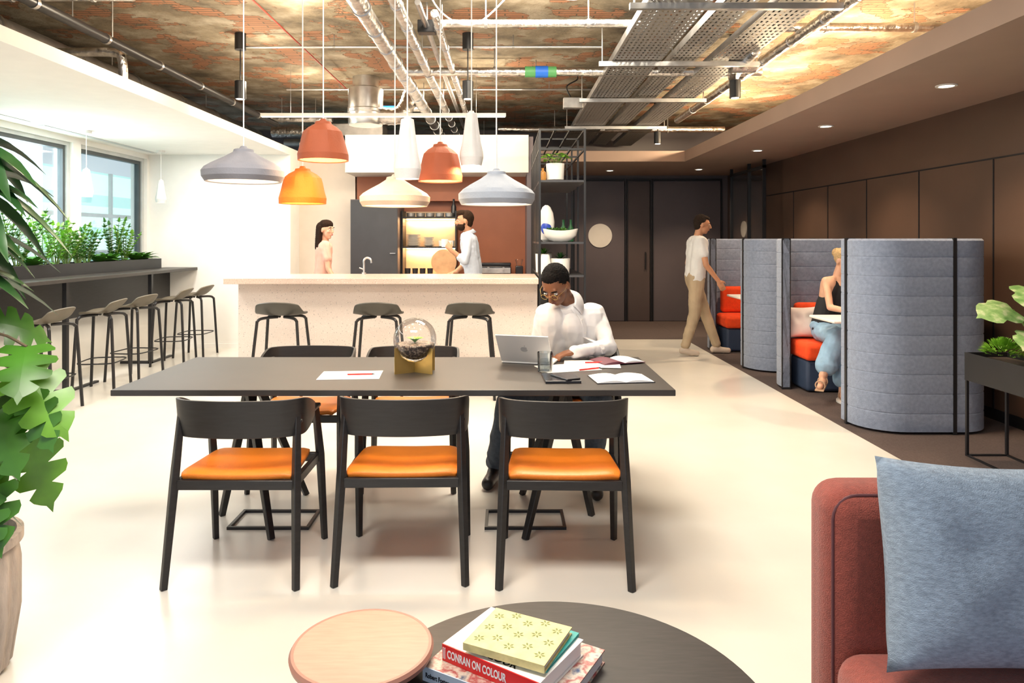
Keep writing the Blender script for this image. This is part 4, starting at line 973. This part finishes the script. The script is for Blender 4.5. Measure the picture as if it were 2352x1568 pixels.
def person(label,J,skin,haircol,cloth,hair='short',vox=.008,beard=False,glasses=False,fem=False,curl=(.5,.5)):
    J={k:V(v) for k,v in J.items()}; org=V((J['pelvis'].x,J['pelvis'].y,0))
    f=J['face'].normalized(); up=V((0,0,1)); up=(up-f*up.dot(f)).normalized(); s=f.cross(up).normalized()
    H=Matrix((s,f,up)).transposed(); hc=J['head']; hp=lambda a,b,c:hc+s*a+f*b+up*c
    k=.92 if fem else 1.0
    g=G()
    g.sph(hp(0,-.008,.02),(.074*k,.092*k,.092*k),20,14,H); g.sph(hp(0,.022,-.035),(.056*k,.062*k,.078*k),18,12,H)
    g.cap(hp(0,.05,-.09),hp(0,.056,-.088),.022,.02,10)
    g.cap(hp(0,.088*k,.012),hp(0,.108*k,-.028),.009,.0135,8); g.sph(hp(0,.094*k,-.032),(.017,.012,.009),10,6,H)
    g.cap(hp(-.034,.074,.026),hp(.034,.074,.026),.012,.012,8)
    for q in(-1,1):
        g.sph(hp(q*.034,.066,-.022),(.020,.018,.018),10,8,H); g.sph(hp(q*.076*k,-.006,-.008),(.009,.018,.030),10,8,H)
    g.sph(hp(0,.080,-.058),(.024,.012,.011),10,6,H)
    g.cap(J['neck'],hp(0,-.022,-.06),(.046 if fem else .052),(.044 if fem else .050))
    sh=[J['shL'],J['shR']]; hip=[J['hipL'],J['hipR']]; ch=(sh[0]+sh[1])/2
    pv=J['pelvis']; 
    g.cap(J['neck']-(J['neck']-ch)*.2,ch,.050*k,.07*k)
    for a,b in zip(sh,hip):
        m=a*.55+b*.45+(ch-a)*.12; ins=a+(ch-a)*.22-V((0,0,.03))
        g.cap(J['neck']+(ch-J['neck'])*.6,a,.036*k,.045*k); g.cap(ins,m,.078*k,.072*k); g.cap(m,b+V((0,0,.05)),.072*k,.088*k); g.cap(b+V((0,0,.05)),pv,.086,.091)
    g.cap(ch-V((0,0,.06)),pv+V((0,0,.1)),.092*k,.088*k)
    for L in 'LR':
        a,b,c=J['sh'+L],J['el'+L],J['wr'+L]; ak=.86 if fem else 1; g.cap(a,b,.043*ak,.035*ak); g.cap(b,b+(c-b)*.3,.035*ak,.034*ak); g.cap(b+(c-b)*.3,c,.034*ak,.024*ak)
        hand(g,c,J['hd'+L],J['hn'+L],1 if L=='R' else -1,curl[0 if L=='L' else 1],.95 if fem else 1)
        a,b,c,t=J['hip'+L],J['kn'+L],J['an'+L],J['to'+L]; g.cap(a,b,.080,.053); g.cap(b,b+(c-b)*.35,.052,.052); g.cap(b+(c-b)*.35,c,.052,.035); 
        hd=(t-c); hd.z=0; hd=hd.normalized() if hd.length>.01 else V((0,-1,0))
        g.cap(c-hd*.03-V((0,0,.035)),t,.034,.026); g.cap(c,c-hd*.02-V((0,0,.03)),.036,.034)
    body=remesh(g,'person',skin,None,org,vox,2); tag(body,label,'person')
    if cloth.get('top'):
        mt,sl=cloth['top']; e_=.012; g=G()
        if sl!='none': g.cap(J['neck']-(J['neck']-ch)*.9,ch,.057*k,.076*k)
        for a,b in zip(sh,hip):
            m=a*.55+b*.45+(ch-a)*.12; ins=a+(ch-a)*.22-V((0,0,.03))
            if sl!='none':
                g.cap(J['neck']+(ch-J['neck'])*.75,a,.042*k,.053*k); g.cap(ins,m,(.080+e_)*k,(.074+e_*1.4)*k)
            else:
                i2=a+(ch-a)*.42-V((0,0,.05)); g.cap(i2,m,.080*k,.087*k); g.cap(a+(ch-a)*.40+V((0,0,.022)),i2,.026,.05)
            g.cap(m,b+V((0,0,.05)),(.074+e_*1.3)*k,.087+e_); g.cap(b+V((0,0,.05)),pv+V((0,0,.04)),.086+e_,.090+e_)
        g.cap(ch-V((0,0,.08 if sl=='none' else .06)),pv+V((0,0,.1)),(.098 if sl=='none' else .106)*k,.103*k)
        for L in 'LR':
            a,b,c=J['sh'+L],J['el'+L],J['wr'+L]
            if sl=='long': g.cap(a,b,.052*k,.046*k); g.cap(b,c,.046*k,.032*k); g.cap(c,c+(c-b).normalized()*.01,.035,.034)
            if sl=='roll': g.cap(a,b,.056*k,.047*k); g.cap(b,b+(c-b)*.3,.047*k,.046*k)
            if sl=='short': g.cap(a,a+(b-a)*.55,.057*k,.056*k)
        shirt=remesh(g,'shirt',mt,body,org,vox,3,fold=(.0 if sl=='none' else .006),fscale=11)
        if cloth.get('collar'):
            nk=J['neck']-(J['neck']-ch)*.35; n2=nk+(hc-nk)*.25; ax=(n2-nk).normalized(); sd=(J['shR']-J['shL']).normalized(); u=V((0,0,1)).cross(sd); u=u if u.dot(V((f.x,f.y,0)))>0 else -u
            u=(u-ax*u.dot(ax)).normalized(); w=ax.cross(u); g=G(); vs=[]
            for i in range(31):
                a=radians(10+340*i/30); o_=(u*cos(a)+w*sin(a)); fr=max(0,cos(a))**2
                p=nk+o_*.060+u*.016*fr
                vs+=[p-o_*.002+ax*(.030-.004*fr),p+ax*(.052-.020*fr),p+o_*.010+ax*(.053-.020*fr),p+o_*(.034+.006*fr)+ax*(.010-.034*fr)]
            fs=[]
            for i in range(30):
                a=4*i
                for j in range(3): fs.append((a+j,a+j+1,a+5+j,a+4+j))
            g.add(vs,fs).obj('collar',mt,body,org=org,solid=.005)
            me=shirt.data; bvh=BVHTree.FromPolygons([v.co+org for v in me.vertices],[tuple(p.vertices) for p in me.polygons])
            fd=V((u.x,u.y,0)).normalized(); P=[];
            for i in range(15):
                t=i/14; o_=(ch+V((0,0,.0)))*(1-t)+(pv+V((0,0,.06)))*t; hit=bvh.ray_cast(o_+fd*.4,-fd)
                if hit[0]: P.append(hit[0]+fd*.001)
            if len(P)>3:
                vs=[];fs=[]; sdv=fd.cross(V((0,0,1)))
                for p in P: vs+=[p-sdv*.014,p-sdv*.012+fd*.004,p+sdv*.012+fd*.004,p+sdv*.014]
                for i in range(len(P)-1):
                    for j in range(3): a=4*i+j; fs.append((a,a+1,a+5,a+4))
                G().add(vs,fs).obj('placket',mt,body,org=org)
                g=G()
                for p in P[1::3]: g.cyl(p+fd*.003,p+fd*.0065,.0055,n=12)
                g.objs('button',m_potw,body,org=org)
    if cloth.get('bottom'):
        mt,kind=cloth['bottom']; g=G()
        for b in hip: g.cap(b+V((0,0,.05)),pv,.10,.105)
        for L in 'LR':
            a,b,c=J['hip'+L],J['kn'+L],J['an'+L]
            if kind=='trousers': g.cap(a,b,.094,.070); g.cap(b,c+V((0,0,.03)),.068,.052)
            if kind=='wide': g.cap(a,b,.092,.078); g.cap(b,b+(c-b)*.74,.078,.088)
        if kind=='wide':
            for t in (.35,.7,1.0):
                a=J['hipL']*(1-t)+J['knL']*t; b=J['hipR']*(1-t)+J['knR']*t; g.cap(a,b,.075,.075)
            a=J['knL']+(J['anL']-J['knL'])*.45; b=J['knR']+(J['anR']-J['knR'])*.45; g.cap(J['knL'],b,.06,.06); g.cap(a,b,.06,.06)
        remesh(g,'trousers' if kind=='trousers' else 'culottes',mt,body,org,vox,3,fold=.006 if kind=='trousers' else .010)
    if cloth.get('shoes'):
        mt=cloth['shoes']; 
        for L in 'LR':
            c,t=J['an'+L],J['to'+L]; hd=(t-c); hd.z=0; hd.normalize(); g=G(); g.cap(c-hd*.035-V((0,0,.035)),t-hd*.005,.042,.036); g.cap(c-V((0,0,.02)),t-hd*.07,.042,.036)
            remesh(g,'shoe',mt,body,org,vox,3)
    hm=M('hair_%s'%label[:18].replace(' ','_'),haircol,.85,var=.3,scale=60,bump=.8,bscale=250,spec=.15); g=G()
    if hair!='crop': g.sph(hp(0,-.024,.034),(.080*k,.088*k,.092*k),22,14,H)
    else:
        g.sph(hp(0,-.020,.034),(.079,.090,.092),22,14,H); g.sph(hp(0,-.045,-.005),(.064,.052,.070),14,10,H); g.sph(hp(0,.012,.080),(.056,.058,.036),14,10,H)
    if hair=='short':
        g.sph(hp(0,.02,.078),(.062,.062,.035),14,10,H); g.sph(hp(0,-.05,-.01),(.068,.05,.075),14,10,H)
    if hair=='quiff':
        g.sph(hp(0,.03,.088),(.062,.068,.04),14,10,H); g.sph(hp(0,-.05,-.01),(.068,.05,.075),14,10,H); g.sph(hp(0,.06,.095),(.04,.03,.025),10,8,H)
    if hair=='long':
        g.sph(hp(0,.0,.06),(.078,.082,.06),14,10,H); g.cap(hp(0,-.06,.02),hp(0,-.09,-.22),.075,.055); 
        for q in(-1,1): g.cap(hp(q*.07,-.03,.03),hp(q*.065,-.05,-.2),.022,.03,10)
    if hair=='bun':
        g.sph(hp(0,.0,.06),(.076,.078,.055),14,10,H); g.sph(hp(0,-.10,.05),.045,12,8)
    remesh(g,'hair',hm,body,org,.005,1,fine=.0045)
    if beard:
        g=G(); g.sph(hp(0,.034,-.066),(.060,.060,.052),14,10,H); g.cap(hp(-.062,.0,-.03),hp(-.05,.03,-.07),.012,.016,8); g.cap(hp(.062,.0,-.03),hp(.05,.03,-.07),.012,.016,8)
        remesh(g,'beard',hm,body,org,.006,1,fine=.003)
    for q in(-1,1):
        G().sph(hp(q*.033*k,.0775,.004),(.012,.009,.0055),12,8,H).obj('eye',m_potw,body,org=org); G().sph(hp(q*.033*k,.0862,.003),(.0050,.002,.0045),10,6,H).obj('iris',m_dark,body,org=org)
        G().tube([hp(q*.018,.091,.024),hp(q*.034,.090,.029),hp(q*.05,.080,.024)],[.0035,.004,.002],6).obj('eyebrow',hm,body,org=org)
    G().sph(hp(0,.0895,-.0545),(.021,.006,.0045),12,6,H).sph(hp(0,.089,-.0625),(.018,.006,.005),12,6,H).obj('lips',M('lips_'+skin.name,tuple(skin['c']),.5),body,org=org)
    if glasses:
        g=G()
        for q in(-1,1): g.tube([hp(q*.033+.0195*cos(t*pi/12),.104,.0+.0175*sin(t*pi/12)) for t in range(24)],.0009,6,closed=True); g.tube([hp(q*.0525,.102,.005),hp(q*.08,.05,.008),hp(q*.080,-.01,.004)],.0009,6)
        g.tube([hp(-.0135,.104,.004),hp(0,.106,.007),hp(.0135,.104,.004)],.0009,6)
        g.obj('eyeglasses',m_brass,body,org=org)
    return body
sk_dark=M('deep_brown_skin',(.19,.075,.035),.5,var=.06,scale=20); sk_dark['c']=(.18,.06,.04)
sk_tan=M('tan_skin',(.55,.27,.15),.5,var=.06,scale=20); sk_tan['c']=(.42,.15,.10)
sk_fair=M('fair_skin',(.64,.36,.24),.5,var=.06,scale=20); sk_fair['c']=(.50,.16,.13)
c_white=M('white_cotton_shirt',(.74,.735,.75),.8,var=.03,scale=12)
c_blueshirt=M('pale_blue_shirt',(.60,.66,.76),.85,var=.04,scale=40)
c_tee=M('white_tee',(.74,.74,.74),.85)
c_khaki=M('khaki_cotton',(.46,.36,.24),.85)
c_jeans=M('grey_denim',(.06,.08,.11),.85,var=.2,scale=60)
c_pink=M('blush_top',(.72,.40,.32),.85)
c_blk=M('black_vest',(.015,.015,.018),.8)
c_blue=M('pale_blue_linen',(.27,.43,.60),.85,var=.1,scale=20)
c_darkt=M('dark_trousers',(.03,.03,.04),.85)
c_sh=M('black_shoe',(.02,.018,.018),.4); c_sand=M('tan_sandal',(.45,.30,.2),.6)
man=person('man in white shirt and glasses typing on a laptop',dict(
 pelvis=(.42,4.35,.545),neck=(.36,4.205,1.06),head=(.295,4.09,1.155),face=(-.42,-.66,-.66),
 shR=(.235,4.17,.98),shL=(.545,4.235,.975),elR=(.185,4.24,.75),elL=(.605,4.12,.79),wrR=(.215,4.05,.785),wrL=(.40,3.97,.785),
 hdR=(-.1,-1,-.12),hdL=(-.9,-.25,-.08),hnR=(0,0,1),hnL=(0,0,1),
 hipR=(.33,4.32,.535),hipL=(.51,4.34,.535),knR=(.02,3.97,.50),knL=(.52,3.90,.53),anR=(-.06,4.14,.085),anL=(.50,3.99,.085),toR=(-.10,3.99,.035),toL=(.50,3.83,.035)),
 sk_dark,(.006,.005,.005),dict(top=(c_white,'long'),bottom=(c_jeans,'trousers'),shoes=c_sh,collar=True),'crop',.006,glasses=True,curl=(.7,.7))
bar=person('bearded man in pale blue shirt holding a mug',dict(
 pelvis=(-.37,8.3,.95),neck=(-.43,8.3,1.49),head=(-.475,8.28,1.635),face=(-1,-.12,0),
 shR=(-.42,8.48,1.43),shL=(-.42,8.12,1.43),elR=(-.45,8.5,1.15),elL=(-.46,8.06,1.17),wrR=(-.60,8.42,1.02),wrL=(-.62,8.05,1.30),
 hdR=(-1,-.2,-.2),hdL=(-.55,.1,.75),hnR=(0,0,1),hnL=(.3,-.95,.1),
 hipR=(-.37,8.39,.93),hipL=(-.37,8.21,.93),knR=(-.38,8.40,.50),knL=(-.40,8.20,.50),anR=(-.35,8.40,.085),anL=(-.35,8.20,.085),toR=(-.50,8.40,.035),toL=(-.50,8.20,.035)),
 sk_tan,(.035,.018,.010),dict(top=(c_blueshirt,'roll'),bottom=(c_darkt,'trousers'),shoes=c_sh,collar=True),'quiff',beard=True,curl=(1.1,.4))
o=G().lathe([(.0,0),(.036,0),(.040,.09),(.036,.09),(.032,.008),(0,.008)],n=24,cap=False).tube([(.038,0,.07),(.065,0,.06),(.065,0,.03),(.037,0,.02)],.005,6).obj('coffee_mug',m_potw); o.location=(-.69,8.075,1.33); tag(o,'pale ceramic mug held in the hand','mug')
person('woman with long dark hair in a blush top',dict(
 pelvis=(-2.2,8.5,.90),neck=(-2.17,8.5,1.40),head=(-2.15,8.48,1.535),face=(.9,-.4,-.05),
 shR=(-2.12,8.34,1.345),shL=(-2.24,8.64,1.345),elR=(-2.08,8.29,1.07),elL=(-2.28,8.70,1.07),wrR=(-1.95,8.28,.88),wrL=(-2.15,8.72,.86),
 hdR=(.5,0,-.8),hdL=(.5,0,-.8),hnR=(.6,-.6,.4),hnL=(.6,.6,.4),
 hipR=(-2.17,8.42,.88),hipL=(-2.23,8.58,.88),knR=(-2.10,8.41,.48),knL=(-2.24,8.58,.48),anR=(-2.14,8.40,.085),anL=(-2.32,8.60,.085),toR=(-2.0,8.34,.035),toL=(-2.18,8.54,.035)),
 sk_fair,(.03,.015,.01),dict(top=(c_pink,'short'),bottom=(c_darkt,'trousers'),shoes=c_sh),'long',fem=True)
person('walking man in white tee and khaki trousers',dict(
 pelvis=(2.33,8.66,.93),neck=(2.37,8.66,1.46),head=(2.42,8.655,1.60),face=(1,-.1,-.12),
 shR=(2.36,8.48,1.40),shL=(2.36,8.84,1.40),elR=(2.40,8.42,1.11),elL=(2.30,8.88,1.12),wrR=(2.55,8.43,.92),wrL=(2.36,8.90,.87),
 hdR=(.5,0,-.85),hdL=(.3,0,-.9),hnR=(0,-1,0),hnL=(0,1,0),
 hipR=(2.33,8.57,.91),hipL=(2.33,8.75,.91),knR=(2.30,8.57,.50),knL=(2.48,8.75,.51),anR=(2.19,8.57,.10),anL=(2.62,8.75,.09),toR=(2.33,8.56,.035),toL=(2.77,8.74,.040)),
 sk_tan,(.03,.02,.015),dict(top=(c_tee,'short'),bottom=(c_khaki,'trousers'),shoes=M('beige_shoe',(.55,.46,.38),.6)),'short')
person('woman in black vest and pale blue culottes sitting in booth',dict(
 pelvis=(3.06,6.66,.57),neck=(3.11,6.58,1.09),head=(3.14,6.53,1.22),face=(.35,-.9,-.25),
 shR=(2.98,6.55,1.03),shL=(3.24,6.63,1.03),elR=(2.95,6.40,.80),elL=(3.30,6.43,.82),wrR=(3.07,6.25,.775),wrL=(3.20,6.24,.775),
 hdR=(.7,-.6,-.05),hdL=(-.5,-.8,-.05),hnR=(0,0,1),hnL=(0,0,1),
 hipR=(2.98,6.64,.555),hipL=(3.14,6.66,.555),knR=(2.94,6.26,.56),knL=(3.02,6.24,.50),anR=(2.75,6.10,.24),anL=(2.96,6.18,.095),toR=(2.67,5.98,.17),toL=(2.92,6.03,.04)),
 sk_fair,(.55,.38,.20),dict(top=(c_blk,'none'),bottom=(c_blue,'wide'),shoes=None),'bun',fem=True)
for c,t in (((2.75,6.10,.24),(2.67,5.98,.17)),((2.96,6.18,.095),(2.92,6.03,.04))):
    c=V(c);t=V(t); d=(t-c).normalized(); hd=V((d.x,d.y,0)).normalized(); sd=V((-hd.y,hd.x,0)); a=c-hd*.06-V((0,0,.066)); b=t+hd*.035-V((0,0,.028))
    gg=G()
    for off,r in((.3,.05),(.8,.043)):
        cc=a+(b-a)*off+V((0,0,.03)); gg.tube([cc+sd*cos(k*pi/8)*.038+V((0,0,1))*sin(k*pi/8)*.036 for k in range(16)],.006,6,closed=True)
    vs=[]
    for z_ in(.004,-.006): vs+=[a+sd*.03+V((0,0,z_)),a-sd*.03+V((0,0,z_)),b-sd*.035+V((0,0,z_)),b+sd*.035+V((0,0,z_))]
    gg.add(vs,[(0,1,2,3),(7,6,5,4),(0,4,5,1),(1,5,6,2),(2,6,7,3),(3,7,4,0)])
    w=bpy.data.objects['person.004']; gg.obj('sandal',c_sand,w,org=w.location)

# ------------------------------------------------------------ lights
w=bpy.data.worlds.new('world'); bpy.context.scene.world=w; w.use_nodes=True
bg=w.node_tree.nodes['Background']; bg.inputs[0].default_value=(.76,.87,1,1); bg.inputs[1].default_value=1.05
light('lounge_fill','AREA',(-.5,1.6,3.25),130,(1,.93,.83),(1.8,.8))  # added softbox above the frame, no fixture; fills the foreground
light('left_side_fill','AREA',(-3.7,5.5,2.50),100,(1,.96,.90),(.3,6.5))  # added fill under the left soffit, no fixture there
light('kitchen_fill','AREA',(-.9,8.6,3.2),80,(1,.80,.58),(2.2,.5))  # added warm fill over the kitchen, not a fitted lamp
light('hall_fill','AREA',(.4,5.0,3.28),200,(1,.90,.73),(1.8,1.2))  # added overhead fill for the hall, out of view, no fixture
light('window_daylight','AREA',(-4.9,6.8,1.8),210,(.85,.95,1),(4.4,1.4),rot=(0,radians(-90),0))
for y in (4.6,6.2,7.8,9.2): light('soffit_uplight','POINT',(2.95,y,2.76),90,(1,.78,.50),.04)
for x,y,e_ in ((-1.6,5.6,22),(-.2,7.6,18),(-2.2,8.0,20),(.2,5.0,18),(-2.4,5.0,22),(-2.3,6.6,16)): light('slab_fill','POINT',(x,y,2.90),e_,(1,.84,.62),.05)  # added point fills that brighten the dark slab, no fixtures
